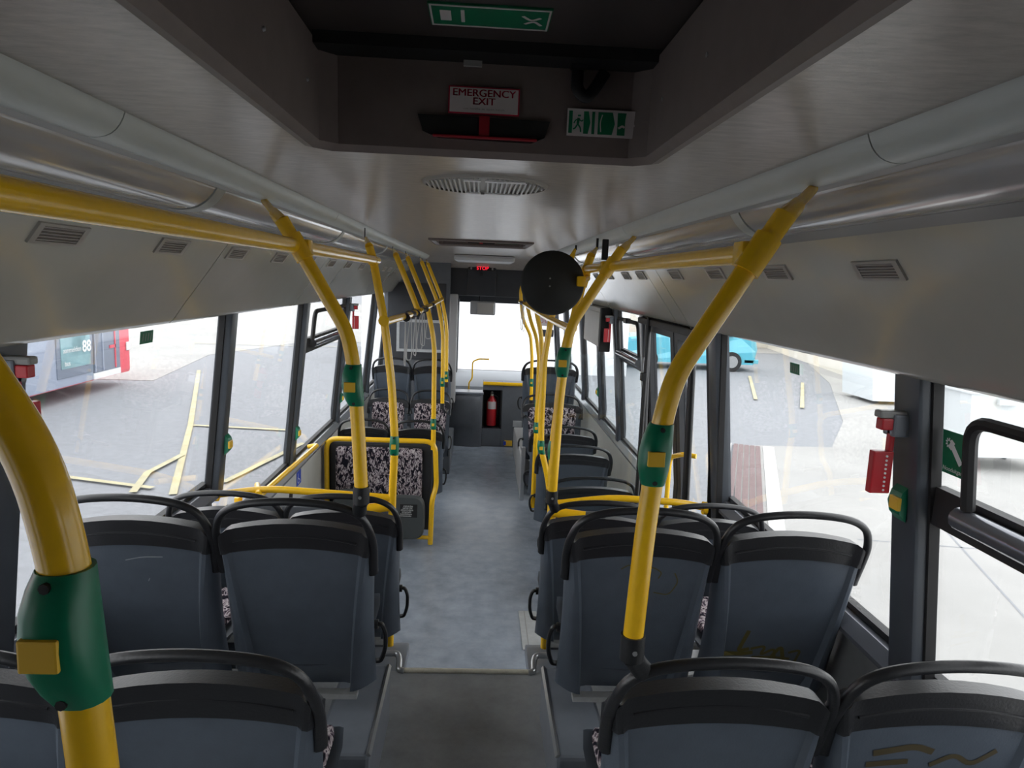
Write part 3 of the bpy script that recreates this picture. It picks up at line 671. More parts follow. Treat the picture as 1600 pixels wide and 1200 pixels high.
protoI = {1: make_seat('bus_seat', 1), -1: make_seat('bus_seat', -1), 0: make_seat('bus_seat', 0)}
usedp = set()
def seat(x, y, z, side, label, group, back=False, sx=1.0, sz=1.0):
    # side: on which local side the aisle grip sits
    ls = -side if back else side
    o = protoI[ls] if ls not in usedp else copy_tree(protoI[ls]); usedp.add(ls)
    o.location = (x, y, z); o.rotation_euler = (0, 0, PI if back else 0); o.scale = (sx, 1, sz)
    return tag(o, label, 'bus seat', group)
# proto children are copied before the first one is tagged, so collect the scribbles after
G1, G2, G3 = 'forward facing seats on the raised rear floor', 'seats on the low front floor', 'rear facing seats by the front wheel arches'
cx1, cx2 = .527, 1.0
sA = [seat(-cx1, 1.30, .487, 1, 'aisle seat of the nearest left-hand pair, beside the thickest yellow pole', G1),
      seat(-cx2, 1.30, .487, 0, 'window seat of the nearest left-hand pair, mostly behind the big yellow pole', G1),
      seat(cx1, 1.30, .487, -1, 'nearest right-hand aisle seat with black pole foot clamped to its handle', G1),
      seat(cx2, 1.30, .487, 0, 'nearest right-hand window seat with brown scribble at bottom edge', G1)]
sB = [seat(-cx1, 2.03, .55, 1, 'aisle seat of the second left-hand pair, clean blue grey back with pole clamped on top', G1),
      seat(-cx2, 2.03, .55, 0, 'window seat of the second left-hand pair, pale scratches on its blue grey back', G1),
      seat(cx1, 2.03, .55, -1, 'aisle seat of the second right-hand pair with faint olive loops behind the yellow pole', G1),
      seat(cx2, 2.03, .55, 0, 'window seat of the second right-hand pair with thick olive scribble near its bottom', G1)]
sC = [seat(-cx1, 2.78, .33, 1, 'aisle seat of the third left-hand pair, just before the yellow rail', G1),
      seat(-.99, 2.78, .33, 0, 'window seat of the third left-hand pair, handle showing under the left window', G1),
      seat(cx1, 2.78, .33, -1, 'aisle seat of the third right-hand pair, behind a second seat back at the step', G1),
      seat(.99, 2.78, .33, 0, 'window seat of the third right-hand pair beside the middle door', G1)]
seat(-.48, 5.92, 0, 1, 'left-hand aisle seat directly behind the wheelchair backrest frame', G2, sx=.93)
seat(-.94, 5.92, 0, 0, 'left-hand window seat directly behind the wheelchair backrest frame', G2, sx=.93)
for k, (yy, nm) in enumerate(((4.52, 'first'), (5.42, 'second'), (6.15, 'third'))):
    seat(.80, yy, -.06, -1, 'wide right-hand seat, %s one beyond the glass screen' % nm, G2, sx=1.28)
seat(-.49, 7.62, -.02, 1, 'patterned rear facing seat by the aisle on the left, before the driver area', G3, back=True, sx=.93)
seat(-.945, 7.62, -.02, 0, 'patterned rear facing seat by the left window, before the driver area', G3, back=True, sx=.93)
seat(.84, 7.62, -.02, -1, 'wide patterned rear facing seat on the right under the front pole cluster', G3, back=True, sx=1.4)
G4 = 'forward facing seats raised on the front wheel arches'
seat(-.50, 7.88, .30, 1, 'raised plain-backed seat by the aisle on the far left', G4, sx=.93)
seat(-.95, 7.88, .30, 0, 'raised plain-backed seat by the window on the far left', G4, sx=.93)
seat(.84, 7.95, .33, -1, 'raised wide plain-backed seat on the far right', G4, sx=1.35)
# scribbles and scratches on particular seats
def scrib(s_, lines, m='scribble', label='olive marker scribble'):
    mb = MB()
    for pts, wd in lines:
        ribbon(mb, pts, wd, lambda x, z: (s_.location.x+x, s_.location.y+yb(x/hw(z), z)-.0016, s_.location.z+z))
    o = mb.build('scribble', m, s_); o['label'] = label
scrib(sB[3], [(((-.09, .56), (-.105, .50), (-.11, .475), (-.075, .485)), .014), (((-.20*.8, .47), (-.10, .462), (-.06, .47)), .016), (((-.07, .485), (-.02, .50), (-.035, .455), (.01, .49), (.02, .43)), .010),
              (((.0, .44), (.03, .50), (.055, .42)), .013), (((-.06, .45), (.0, .452), (.07, .445)), .008), (((.06, .47), (.10, .485), (.09, .43)), .009), (((-.14, .43), (-.06, .425)), .009)])
scrib(sB[2], [(((.03, .81), (.02, .76), (.035, .71)), .005), (((.0, .785), (.04, .79), (.07, .77), (.06, .75)), .004), (((.05, .70), (.10, .69), (.125, .74), (.11, .77)), .004), (((-.06, .78), (-.03, .80), (-.02, .74)), .004), (((.015, .69), (.02, .68)), .008)])
scrib(sA[3], [(((-.13, .75), (-.04, .77), (.0, .755)), .016), (((.0, .72), (.05, .75), (.09, .72), (.14, .76)), .012), (((-.14, .72), (-.05, .73)), .014)], m='brown', label='brown marker scribble')
scrib(sC[0], [(((.08, .77), (.11, .72), (.10, .66), (.08, .63)), .003)], label='faint olive loop')
scrib(sB[1], [(((-.03, .775), (.02, .787), (.08, .788)), .0035), (((.03, .705), (.035, .715)), .003)], 'scratch', 'pale scratches')
# notice stuck to the aisle-side corner cushion of second-left pair is not legible; left out

# ------------------------------------------------------------------ yellow poles
CAN = [(.562, 2.395), (.535, 2.335), (.492, 2.267), (.360, 2.045), (.341, 1.955), (.325, 1.75), (.318, 1.60)]
def push_button(parent, p, z0, z1, dirx=-1, r=.0222):
    """green sleeve bulging to one side with a yellow button; p(z) gives the pole axis"""
    hgt = z1-z0; mb = MB(); secs = []
    for t in (0, .12, .28, .5, .72, .88, 1):
        z = z0+hgt*t; c = p(z); bul = (.016 if r > .021 else .007)*math.sin(PI*min(max((t-.05)/.9, 0), 1))**.6
        sec = []
        for k in range(16):
            a = 2*PI*k/16; x, y = math.cos(a)*r, math.sin(a)*r
            if y < -.2*r: y = max(y, -r*.95)-bul*.9 if abs(x) < r*.95 else y
            if x*dirx > 0: x += dirx*bul*.75
            sec.append((c.x+x, c.y+y, z))
        secs.append(sec)
    h_ = mb.loft(secs).build('push_button_housing', 'green', parent, smooth=True); h_['label'] = 'green plastic bell push'
    c = p(z0+hgt*.46)
    fx = c.x+dirx*(.009 if r > .021 else .003); bw = .0155 if r > .021 else .011
    b = MB().box(fx-bw, fx+bw, c.y-r-.0155, c.y-r-.003, z0+hgt*.36, z0+hgt*.60, .002).build('button', 'button', h_)
    b['label'] = 'yellow push button'
    for t in (.07, .93):
        c = p(z0+hgt*t); MB().lathe([(0, -.004), (.0045, -.004), (.0045, .002), (0, .002)], (c.x+dirx*.003, c.y-r-.001, c.z), 'y', 8).build('screw', 'rubber', h_)
    return h_
def axis(pts):
    pts = sorted([Vector(p) for p in pts], key=lambda v: v.z)
    def f(z):
        for a, b in zip(pts, pts[1:]):
            if a.z <= z <= b.z: return a + (b-a)*((z-a.z)/(b.z-a.z))
        return Vector(pts[0]) if z < pts[0].z else Vector(pts[-1])
    return f
def mount(parent, p0, p1, m='yellow'):
    """flattened end of the tube that meets the ceiling profile"""
    p0, p1 = Vector(p0), Vector(p1)
    MB().tube([p0, p0*.5+p1*.5, p1], [.006, .012, .0175], 12, flat=1.3).build('ceiling_mount', m, parent)
def canonical(s, y, zend, label, button=True, foot=None, clamp=True, rad=.0195):
    pts = [(s*x, y, z) for x, z in CAN[1:]]; pts[-1] = (s*.316, y, zend)
    root = empty('grab_pole', (s*.318, y, zend), label, 'grab pole')
    MB().tube(fillet(pts, .055, 6), rad, 18).build('tube', 'yellow', root)
    MB().tube([(s*.655, y*1.13, 2.405), (s*.598, y*1.072, 2.368), (s*.570, y*1.03, 2.355), (s*.530, y, 2.325)], [.0115, .0125, .0165, rad+.0008], 14, flat=.8).build('ceiling_mount', 'yellow', root)
    if clamp:
        d = Vector((CAN[3][0]-CAN[2][0], 0, CAN[3][1]-CAN[2][1])).normalized(); c = Vector((CAN[2][0], y, CAN[2][1]))
        a, b = c-d*.032, c+d*.04
        cl = MB().tube([(s*a.x, y, a.z), (s*b.x, y, b.z)], rad+.005, 18); cl.box(*sorted((s*(c.x-.03), s*(c.x+.012))), y-.0, y+.05, c.z-.024, c.z+.02, .006); cl.build('clamp', 'yellow', root, smooth=True)
    if button: push_button(root, axis([(q[0], q[1], q[2]) for q in pts]), 1.838, 1.953, -1)
    if foot:
        f = MB(); f.tube([(s*.316, y, zend+.005), (s*.316, y, zend-.045)], .0235, 16)
        f.tube([(s*.316, y, zend-.038), (s*.318+foot[0]*.4, y+foot[1]*.4, zend-.06), (s*.316+foot[0], y+foot[1], zend+foot[2])], [.022, .020, .022], 10)
        fo = f.build('pole_foot', 'black', root)
        MB().lathe([(0, -.003), (.005, -.003), (.005, .003), (0, .003)], (s*.316, y-.0215, zend-.022), 'y', 8).build('bolt', 'chrome', fo)
    return root
L1 = canonical(-1, .565, 1.42, 'thickest yellow pole, nearest of all at the left edge, with large green bell push')
L1.location.x += .010
L2 = canonical(-1, 1.95, 1.60, 'bent yellow pole clamped to the second left-hand aisle seat', foot=(-.012, .05, -.085))
R1 = canonical(1, 1.25, 1.535, 'thick bent yellow pole clamped to the nearest right-hand aisle seat', foot=(.03, .03, -.085))
R2 = canonical(1, 2.70, 1.375, 'bent yellow pole clamped to the third right-hand aisle seat, passing the round mirror', foot=(.02, .05, -.085))
def pole(name, pts, label, r=.0195, rad=.06, n=14, top=True, button=None, bdir=-1, foot=None):
    root = empty(name, pts[-1], label, 'grab pole')
    if top:
        e_ = Vector(pts[0])
        MB().box(*sorted((e_.x-.004, e_.x+math.copysign(.008, e_.x))), e_.y-.008, e_.y+.008, e_.z-.008, 2.432, .002).build('mount_bracket', 'black', root)
    if top: MB().tube([pts[0], Vector(pts[0])*.5+Vector(pts[1])*.5 if False else Vector(pts[0]).lerp(Vector(pts[1]), .5), pts[1]], [.008, .013, r+.0005], 12).build('ceiling_mount', 'yellow', root)
    MB().tube(fillet(pts[1:] if top else pts, rad), r, n).build('tube', 'yellow', root)
    if button: push_button(root, axis(pts[1:]), *button, bdir, .0206)
    if foot: MB().tube([pts[-1], Vector(pts[-1])-Vector((0, 0, foot))], r+.004, 12).build('pole_foot', 'black', root)
    return root
p3 = [(.510, 2.325), (.492, 2.27), (.438, 1.994), (.398, 1.694), (.378, 1.417), (.386, 1.13), (.386, .30)]
def lean(x, y, z, k=1.11): return (x*k, y*k, 2.2+(z-2.2)*k)
KY = 3.39; KK = KY/3.3
p3 = [(x*KK, max(.29, 2.2+(z-2.2)*KK)) for x, z in p3]
L3 = pole('grab_pole', [lean(-.525, 3.3, 2.363)] + [(-x, KY, z) for x, z in p3], 'yellow pole standing on the step at the left guard rail, carrying the long strap rail', button=(1.33, 1.425))
Gp = pole('grab_pole', [lean(.535, 3.3, 2.363)] + [(x, KY, z) for x, z in p3], 'yellow pole on the right guard rail that carries the round mirror', button=(1.33, 1.425))
def jn(pole_, p): MB().tube([Vector(p)+Vector((0, -.02, 0)), Vector(p)+Vector((0, .06, -.004))], [.026, .021], 12).build('joint', 'yellow', pole_)
jn(L3, (-.449, KY, 1.985)); jn(Gp, (.449, KY, 1.985)); jn(L3, (-.505, KY-.02, 2.268)); jn(Gp, (.505, KY-.02, 2.268))
def can2(sx_, y, off, zend, label, button, foot=None):
    pts = [lean(sx_*.587, y, 2.372, 1.08)] + [(sx_*(x+off(z)), y, z) for x, z in ((.570, 2.335), (.49, 2.15), (.41, 1.965), (.358, 1.73), (.345, 1.60), (.335, zend))]
    return pole('grab_pole', pts, label, button=button, foot=foot)
Z0 = lambda z: 0
P4 = pole('grab_pole', [lean(-.587, 4.85, 2.372, 1.08), (-.570, 4.85, 2.335), (-.475, 4.85, 2.12), (-.412, 4.85, 1.965)], 'short upper yellow pole from ceiling to strap rail, first beyond the left guard rail', rad=.08)
jn(P4, (-.41, 4.85, 1.967))
P5 = can2(-1, 5.66, Z0, .80, 'yellow pole rising from the wheelchair backrest frame', (.97, 1.06))
P6 = can2(-1, 7.0, Z0, .95, 'yellow pole clamped to the left rear facing aisle seat', (1.12, 1.21), foot=.06)
P7 = can2(-1, 7.80, Z0, 1.05, 'far left yellow pole above the raised aisle seat', (1.08, 1.17), foot=.06)
ph = [(.585, 2.41), (.56, 2.35), (.50, 2.14), (.455, 1.975), (.425, 1.72), (.425, 1.30), (.432, 1.13), (.478, .97), (.553, .58), (.555, .05)]
H = pole('grab_pole', [(x, 4.42, z) for x, z in ph], 'yellow pole with cranked lower end holding the glass screen', button=(1.10, 1.19))
P2 = pole('grab_pole', [(x, 7.0, z) for x, z in ((.60, 2.41), (.57, 2.34), (.50, 2.10), (.47, 1.98), (.52, 1.80), (.58, 1.66), (.618, 1.44), (.62, .82))], 'second farthest yellow pole on the right, above the rear facing seat', button=(.93, 1.02), foot=.06)
P1 = pole('grab_pole', [(x*.975, 7.88, 2.2+(z-2.2)*.975) for x, z in ((.60, 2.41), (.55, 2.32), (.465, 2.10), (.485, 1.90), (.51, 1.76), (.605, 1.58), (.632, 1.33), (.645, .83))], 'farthest yellow pole on the right against the windscreen', button=(1.02, 1.11), foot=.06)
P8 = pole('grab_pole', [(x, 5.6, z) for x, z in ((.60, 2.41), (.56, 2.33), (.48, 2.10), (.452, 1.97), (.50, 1.80), (.525, 1.55), (.50, 1.2), (.50, .35))], 'yellow pole on the right between glass screen and rear facing seat', button=(.98, 1.07))
MB().tube([(-.335, 7.0, .90), (-.31, 7.3, .80), (-.30, 7.55, .78)], .012, 8).build('foot_arm', 'black', P6)
MB().tube([(.62, 7.0, .78), (.58, 7.3, .74), (.55, 7.55, .74)], .012, 8).build('foot_arm', 'black', P2)
# long rails
def rail(pts, label, r=.0195, name='grab_rail', rad=.05, cat='grab rail'):
    root = empty(name, pts[0], label, cat); MB().tube(fillet(pts, rad) if len(pts) > 2 else pts, r, 16).build('tube', 'yellow', root); return root
r_ = rail([(-.5, -1.2, 2.268), (-.5, 3.48, 2.268)], 'long straight yellow overhead rail on the left, ending at a pole')
MB().tube([(-.5, 3.475, 2.268), (-.5, 3.49, 2.268)], .0185, 14).build('end_cap', 'purewhite', r_)
rail([(.505, 1.27, 2.268), (.505, 3.50, 2.268)], 'straight yellow overhead rail on the right, from nearest pole to the mirror')
rail([(-.445, KY, 1.98), (-.408, 4.6, 1.965), (-.405, 8.0, 1.965)], 'lower yellow strap rail along the left of the aisle')
rail([(.445, KY, 1.98), (.455, 4.6, 1.965), (.465, 8.1, 1.965)], 'lower yellow rail along the right of the aisle')
# grab straps
def make_strap():
    root = empty('grab_strap')
    MB().tube([(0, -.045, 0), (0, .045, 0)], .0225, 12).build('sleeve', 'black', root)
    MB().tube([(0, -.01, -.02), (.0, -.05, -.22), (0, -.045, -.28), (0, .045, -.28), (0, .05, -.22), (0, .01, -.02)], .0032, 6, rad=.03).build('loop', 'strap', root)
    return root
ps = make_strap()
SY = (4.05, 4.35, 4.62, 5.05, 5.3, 5.95, 7.85)
for i, yy in enumerate(SY):
    pass
for i, yy in reversed(list(enumerate(SY))):
    o = ps if i == 0 else copy_tree(ps)
    o.location = (-.408 if yy > 4.4 else -.415, yy, 1.966 + (.003 if yy < 4.4 else 0)); o.rotation_euler = (.08*(-1)**i, 0, .35*(-1)**i*(.5+i*.15))
    tag(o, 'grey loop strap with black sleeve on the left strap rail, %s from the rear' % ['first', 'second', 'third', 'fourth', 'fifth', 'sixth', 'seventh'][i], 'grab strap', 'straps on the left rail')
for i, yy in enumerate((7.3, 7.55)):
    o = copy_tree(ps); o.location = (.463, yy, 1.965); o.rotation_euler = (0, 0, .2)
    tag(o, 'grey loop strap on the right rail near the windscreen, %s one' % ('nearer' if i == 0 else 'farther'), 'grab strap', 'straps on the right rail')
# mirror disc
mr = empty('round_mirror', (.33, 3.2, 2.195), 'large round convex mirror seen from its black back, hung on the right pole', 'mirror')
MB().lathe([(.0, -.008), (.135, -.008), (.143, -.002), (.145, .006), (.140, .014), (0, .014)], (.328, 3.2, 2.196), 'y', 48).build('back_housing', 'mirrorback', mr)
MB().lathe([(.136, .014), (.11, .03), (.06, .042), (.0, .046)], (.328, 3.2, 2.196), 'y', 40).build('mirror_face', 'chrome', mr)
for dz in (-.015, .02): MB().lathe([(0, -.011), (.004, -.011), (.004, -.007), (0, -.007)], (.315, 3.2, 2.196+dz), 'y', 8).build('screw', 'lip', mr)
MB().box(.435, .475, 3.165, 3.20, 2.185, 2.232, .008).tube([(.455, 3.18, 2.208), (.51, 3.37, 2.225)], .015, 12).build('clamp_arm', 'yellow', mr)
MB().tube([(.487, KY, 2.185), (.503, KY, 2.25)], .0255, 14).build('clamp', 'yellow', mr)
o = MB().box(.555, .585, 3.265, 3.28, 2.31, 2.405, .005).build('strap_tail', 'black'); tag(o, 'short black strap hanging from the ceiling above the round mirror', 'strap')
# guard rails behind the third row
gl = empty('guard_rail', (-.8, 3.25, .3), 'yellow guard rail with dark panel on the left, behind the third seat pair', 'guard rail')
MB().tube([(-1.235, 3.34, 1.12), (-1.0, 3.38, 1.145), (-.396, KY, 1.11)], .0175, 14, rad=.1).build('top_rail', 'yellow', gl)
MB().tube([(-1.24, 3.34, 1.12), (-1.225, 3.34, 1.121)], .033, 16).build('wall_flange', 'yellow', gl)
MB().tube([(-.575, 3.36, 1.05), (-.395, KY, 1.07)], .0255, 16).build('stub', 'yellow', gl)
MB().box(-1.2, -.42, 3.37, 3.385, .28, 1.06, .006).build('panel', 'midpanel', gl)
gl = empty('guard_rail', (.8, 3.25, .3), 'yellow guard rail with dark panel on the right, beside the middle door', 'guard rail')
MB().tube([(.396, KY, 1.10), (.7, 3.38, 1.145), (1.05, 3.34, 1.14), (1.17, 3.34, 1.115)], .0175, 14, rad=.1).build('top_rail', 'yellow', gl)
MB().tube([(1.15, 3.34, 1.116), (1.168, 3.34, 1.115)], .033, 16).build('wall_flange', 'yellow', gl)
MB().tube([(.395, KY, 1.06), (.565, 3.36, 1.05)], .0255, 16).build('stub', 'yellow', gl)
MB().box(.42, 1.14, 3.37, 3.385, .28, 1.07, .006).build('panel', 'midpanel', gl)
# side handrail by the wheelchair bay
sr = rail([(-1.23, 3.50, 1.0), (-1.16, 3.50, .99), (-1.16, 5.15, .935), (-1.23, 5.15, .92)], 'yellow handrail on the left side wall of the wheelchair bay', r=.016, name='side_rail')
MB().box(-1.24, -1.215, 3.6, 3.66, .9, 1.02, .004).build('bracket', 'yellow', sr)
MB().tube([(-1.16, 3.75, .98), (-1.12, 3.6, 1.1), (-1.02, 3.3, 1.14)], .015, 12, rad=.05).build('brace', 'yellow', sr)
# wheelchair logo on wall panel
lg = empty('wheelchair_sign', (-1.235, 4.75, .72), 'blue wheelchair symbol sticker with dark print on the pale left wall panel', 'sticker')
MB().box(-1.2395, -1.237, 4.86, 4.98, .70, .80).build('blue_disc', 'blue', lg)
mb = MB(); ribbon(mb, ((4.90, .785), (4.90, .745), (4.93, .74), (4.95, .72)), .008, lambda a, b: (-1.2365, a, b)); ribbon(mb, ((4.89, .76), (4.88, .73), (4.905, .71), (4.93, .72)), .006, lambda a, b: (-1.2365, a, b))
mb.build('symbol', 'purewhite', lg)
MB().prism([(4.45, .60), (4.55, .60), (4.58, .66), (4.5, .70), (4.46, .66)], 'x', -1.2395, -1.237).build('print', 'rubber', lg)
MB().prism([(4.64, .64), (4.74, .64), (4.76, .70), (4.68, .72)], 'x', -1.2395, -1.237).build('print', 'rubber', lg)

# ------------------------------------------------------------------ wheelchair backrest frame
wf = empty('wheelchair_rest', (-.75, 5.65, 0), 'yellow tube frame with patterned backrest and two folded grey seats', 'wheelchair backrest')
MB().tube([(-1.19, 5.65, .15), (-1.20, 5.65, .87), (-.32, 5.65, .87), (-.30, 5.63, .50), (-.33, 5.58, .40), (-.335, 5.58, .02)], .021, 16, rad=.09).build('frame_tube', 'yellow', wf)
MB().tube([(-.335, 5.58, .075), (-.80, 5.60, .075), (-.80, 5.60, .02)], .0165, 12, rad=.04).build('lower_rail', 'yellow', wf)
MB().box(-1.19, -.34, 5.68, 5.74, .10, .84, .02).build('back_board', 'darkpanel', wf)
MB().box(-1.12, -.42, 5.60, 5.68, .36, .81, .03).build('pad', 'fabric', wf)
MB().box(-1.11, -.43, 5.63, 5.67, .10, .40, .01).build('lower_board', 'darkpanel', wf)
for xa, xb, zt_, zb_ in ((-.735, -.385, .43, .06), (-1.13, -.80, .47, .10)):
    f = MB(); c = (xa+xb)/2; hh = (xb-xa)/2
    out = [(c+hh*math.copysign(abs(math.cos(a))**.45, math.cos(a)), (zt_+zb_)/2+(zt_-zb_)/2*math.copysign(abs(math.sin(a))**.5, math.sin(a))) for a in [2*PI*k/28 for k in range(28)]]
    f.loft([[(x, 5.61, z) for x, z in out], [(x, 5.565, z) for x, z in out], [(c+(x-c)*.93, 5.55, (zt_+zb_)/2+(z-(zt_+zb_)/2)*.95) for x, z in out]])
    fo = f.build('folded_seat', 'seatgrey', wf, smooth=True)
    if xa > -.8:
        n_ = MB().box(-.585, -.445, 5.546, 5.549, .255, .365).build('notice', 'rubber', fo)
        rr = random.Random(3)
        for q in range(6):
            text(''.join(rr.choice('aenrtkoldi') for _ in range(9)), .022, (-.52 - .004*q, 5.545, .350-q*.0165), (PI/2, 0, 0), 'purewhite', n_, sx=1.1)
MB().lathe([(0, -.03), (.06, -.03), (.06, .03), (0, .03)], (-.80, 5.60, .38), 'x', 16).build('hinge', 'black', wf)

# ------------------------------------------------------------------ glass screen before the right-hand seats
gs = empty('glass_screen', (.8, 4.42, 0), 'clear glass screen on a black upright beside the middle door', 'screen')
MB().box(.47, 1.07, 4.452, 4.460, .55, 1.75, .002).build('pane', 'screen', gs)
MB().tube([(1.085, 4.455, 2.0), (1.085, 4.455, .0)], .0145, 12).build('upright', 'black', gs)
for zz in (.75, 1.62): MB().box(1.055, 1.09, 4.43, 4.475, zz-.025, zz+.025, .004).build('clip', 'black', gs)
MB().box(.58, 1.09, 4.447, 4.465, .03, .55, .005).build('lower_panel', 'midpanel', gs)

# ------------------------------------------------------------------ floor details
ns = empty('step_nosing', (0, 2.78, .55), 'pale worn metal nosing across the edge of the raised aisle', 'step edge')
MB().tube([(-.265, 2.775, .556), (.265, 2.775, .556)], .011, 12).build('bar', 'alu', ns)
for s_ in (-1, 1):
    MB().tube([(s_*.262, 2.772, .556), (s_*.285, 2.775, .558), (s_*.288, 2.83, .575), (s_*.30, 2.86, .585), (s_*.36, 2.86, .585)], .013, 12, rad=.02).build('curved_end', 'chrome', ns)
for s_, nm in ((-1, 'left'), (1, 'right')):
    b = empty('wheel_arch_box', (s_*.37, 2.2, .55), 'low grey vinyl box under the second seat pair on the %s of the aisle' % nm, 'box')
    MB().box(*sorted((s_*.283, s_*.455)), 1.95, 2.46, .55, .765, .012).build('cover', 'boxgrey', b)
    MB().prism([(s_*.279, .762), (s_*.287, .772), (s_*.295, .768), (s_*.287, .758)], 'y', 1.955, 2.455).build('edge_trim', 'chrome', b)  # pale steel strip standing in for the highlight along the box edge
    MB().box(*sorted((s_*.31, s_*.37)), 1.80, 1.955, .55, .70, .02).build('end_bumper', 'black', b)
    b = empty('seat_podium', (s_*.75, 3.0, 0), 'grey podium carrying the third seat pair on the %s' % nm, 'podium')
    MB().box(*sorted((s_*.30, s_*1.235)), 2.785, 3.42, .272, .33, .006).build('top', 'boxgrey', b)
o = MB().box(.335, .455, 3.95, 4.45, .001, .006).build('floor_plate', 'plate'); tag(o, 'pale grey metal plate let into the low floor beside the right-hand seats', 'floor plate')
MB().box(.37, .375, 3.95, 4.45, .006, .0075).build('groove', 'lip', o)
for s_, xa, ya, yb_, zz, lab in ((-1, .27, 7.75, 8.9, .30, 'pale grey wheel arch podium under the raised seats on the far left'), (1, .50, 7.0, 8.9, .33, 'pale grey wheel arch podium under the raised seat on the far right')):
    b = empty('wheel_arch_box', (s_*.8, (ya+yb_)/2, 0), lab, 'podium')
    if s_ > 0:
        MB().box(*sorted((s_*xa, s_*1.235)), 7.80, yb_, 0, zz, .015).build('cover', 'palepillar', b)
        MB().box(.475, .515, 6.86, 6.92, 0, .55, .008).build('side_post', 'chrome', b)
        MB().box(.48, .50, 6.92, 7.80, .02, .42, .004).build('side_panel', 'palepillar', b)
    else: MB().box(*sorted((s_*xa, s_*1.235)), ya, yb_, 0, zz, .015).build('cover', 'midpanel', b)

# ------------------------------------------------------------------ front end
hd = empty('front_header', (0, 9.2, 2.2), 'dark header panel across the front with stop display in the middle', 'panel', None, 'structure')
MB().box(-1.2, 1.2, 9.16, 9.26, 1.98, 2.47, .01).build('panel', 'darkpanel', hd)
MB().box(-.16, .205, 9.13, 9.17, 1.985, 2.365, .008).build('centre_panel', 'darkpanel', hd)
ds = MB().box(-.145, .19, 9.115, 9.14, 2.305, 2.365, .004).build('display', 'black', hd)
dsp = empty('stop_display', (.03, 9.11, 2.34), 'red lit STOP display in the dark front header', 'display')
MB().box(-.06, .12, 9.10, 9.113, 2.312, 2.358, .003).build('screen_panel', 'rubber', dsp)
text('STOP', .058, (.03, 9.098, 2.335), RX, 'led', dsp, sx=1.12)
for xx in (-.115, .155): MB().box(xx-.01, xx+.01, 9.10, 9.114, 2.318, 2.352).build('stud', 'lip', dsp)
MB().box(-.005, .035, 9.10, 9.13, 2.24, 2.285, .006).build('sensor', 'rubber', dsp)
fl = empty('front_lamp_panel', (.02, 7.9, 2.42), 'pale rounded panel hanging under the ceiling before the stop display', 'panel')
MB().box(-.28, .36, 7.5, 8.35, 2.385, 2.449, .025).build('cover', 'lampwhite', fl)
# cab partition on the left
cp = empty('cab_partition', (-.75, 9.0, 0), 'charcoal driver cab partition with silver framed panel behind the left seats', 'partition')
MB().box(-1.2, -.37, 9.0, 9.06, 0, 2.4, .01).build('panel', 'midpanel', cp)
MB().box(-1.15, -.42, 8.985, 9.0, 1.15, 2.12, .006).build('raised_panel', 'darkpanel', cp)
fm = MB()
for a in ((-1.03, -.995, 1.25, 1.66), (-.47, -.435, 1.25, 1.66), (-.995, -.47, 1.25, 1.285), (-.995, -.47, 1.625, 1.66)): fm.box(a[0], a[1], 8.965, 8.985, a[2], a[3])
fm.build('silver_frame', 'plate', cp)
MB().box(-.995, -.47, 8.972, 8.985, 1.285, 1.625).build('inset', 'midpanel', cp)
MB().box(-.375, -.27, 8.98, 9.14, 0.6, 2.0, .02).build('corner_post', 'palepillar', cp)
# cab door lower part with bulge
cd_ = empty('cab_door', (-.12, 9.15, 0), 'grey bulging driver cab door beside the fire extinguisher', 'cab door')
secs = []
for z, b_ in ((0, .0), (.25, .0), (.28, .03), (.60, .06), (.67, .05), (.70, .0)):
    secs.append([(-.37, 9.35, z), (-.37, 9.2-b_*.4, z), (-.25, 9.14-b_, z), (-.05, 9.11-b_, z), (.05, 9.12-b_*.6, z), (.09, 9.15, z), (.09, 9.35, z)])
MB().loft(secs).build('panel', 'midpanel', cd_, smooth=True)
MB().box(-.37, .10, 9.10, 9.36, .70, .73, .01).build('ledge', 'boxgrey', cd_)
# extinguisher cabinet and centre partition
pt = empty('front_partition', (.3, 9.2, 0), 'grey low partition behind the windscreen with dark niche and yellow rail', 'partition')
MB().box(.09, .345, 9.16, 9.42, 0, .24, .008).build('panel', 'midpanel', pt)
MB().box(.345, .78, 9.16, 9.42, 0, .86, .008).build('panel', 'midpanel', pt)
MB().box(.09, .345, 9.16, 9.42, .76, .86, .008).build('panel', 'midpanel', pt)
MB().box(.09, .345, 9.38, 9.42, .24, .76).build('niche_back', 'rubber', pt)
MB().box(.09, .105, 9.17, 9.38, .24, .76).build('niche_side', 'rubber', pt)
MB().box(.33, .345, 9.17, 9.38, .24, .76).build('niche_side', 'rubber', pt)
MB().tube([(.09, 9.14, .85), (.62, 9.14, .85)], .024, 14).build('rail', 'yellow', pt)
MB().box(.50, .62, 9.14, 9.17, .28, .36, .004).build('bracket', 'plate', pt)
MB().box(.40, .50, 9.14, 9.162, .02, .09).build('label_strip', 'button', pt)
MB().box(.385, .42, 9.138, 9.162, .03, .08).build('label_strip', 'blue', pt)
ex = empty('fire_extinguisher', (.215, 9.27, .25), 'red fire extinguisher in the dark niche of the front partition', 'fire extinguisher')
MB().lathe([(0, 0), (.06, 0), (.068, .02), (.068, .30), (.06, .34), (.03, .38), (.022, .40), (0, .40)], (.215, 9.26, .27), 'z', 24).build('cylinder', 'ext', ex)
MB().lathe([(0, 0), (.02, 0), (.02, .04), (.012, .06), (0, .06)], (.215, 9.26, .665), 'z', 12).build('valve', 'alu', ex)
MB().box(.20, .27, 9.235, 9.26, .70, .715, .003).build('lever', 'black', ex)
MB().tube([(.235, 9.25, .68), (.30, 9.23, .66), (.30, 9.22, .45), (.285, 9.22, .36)], .008, 8, rad=.04).build('hose', 'rubber', ex)
lb = MB()
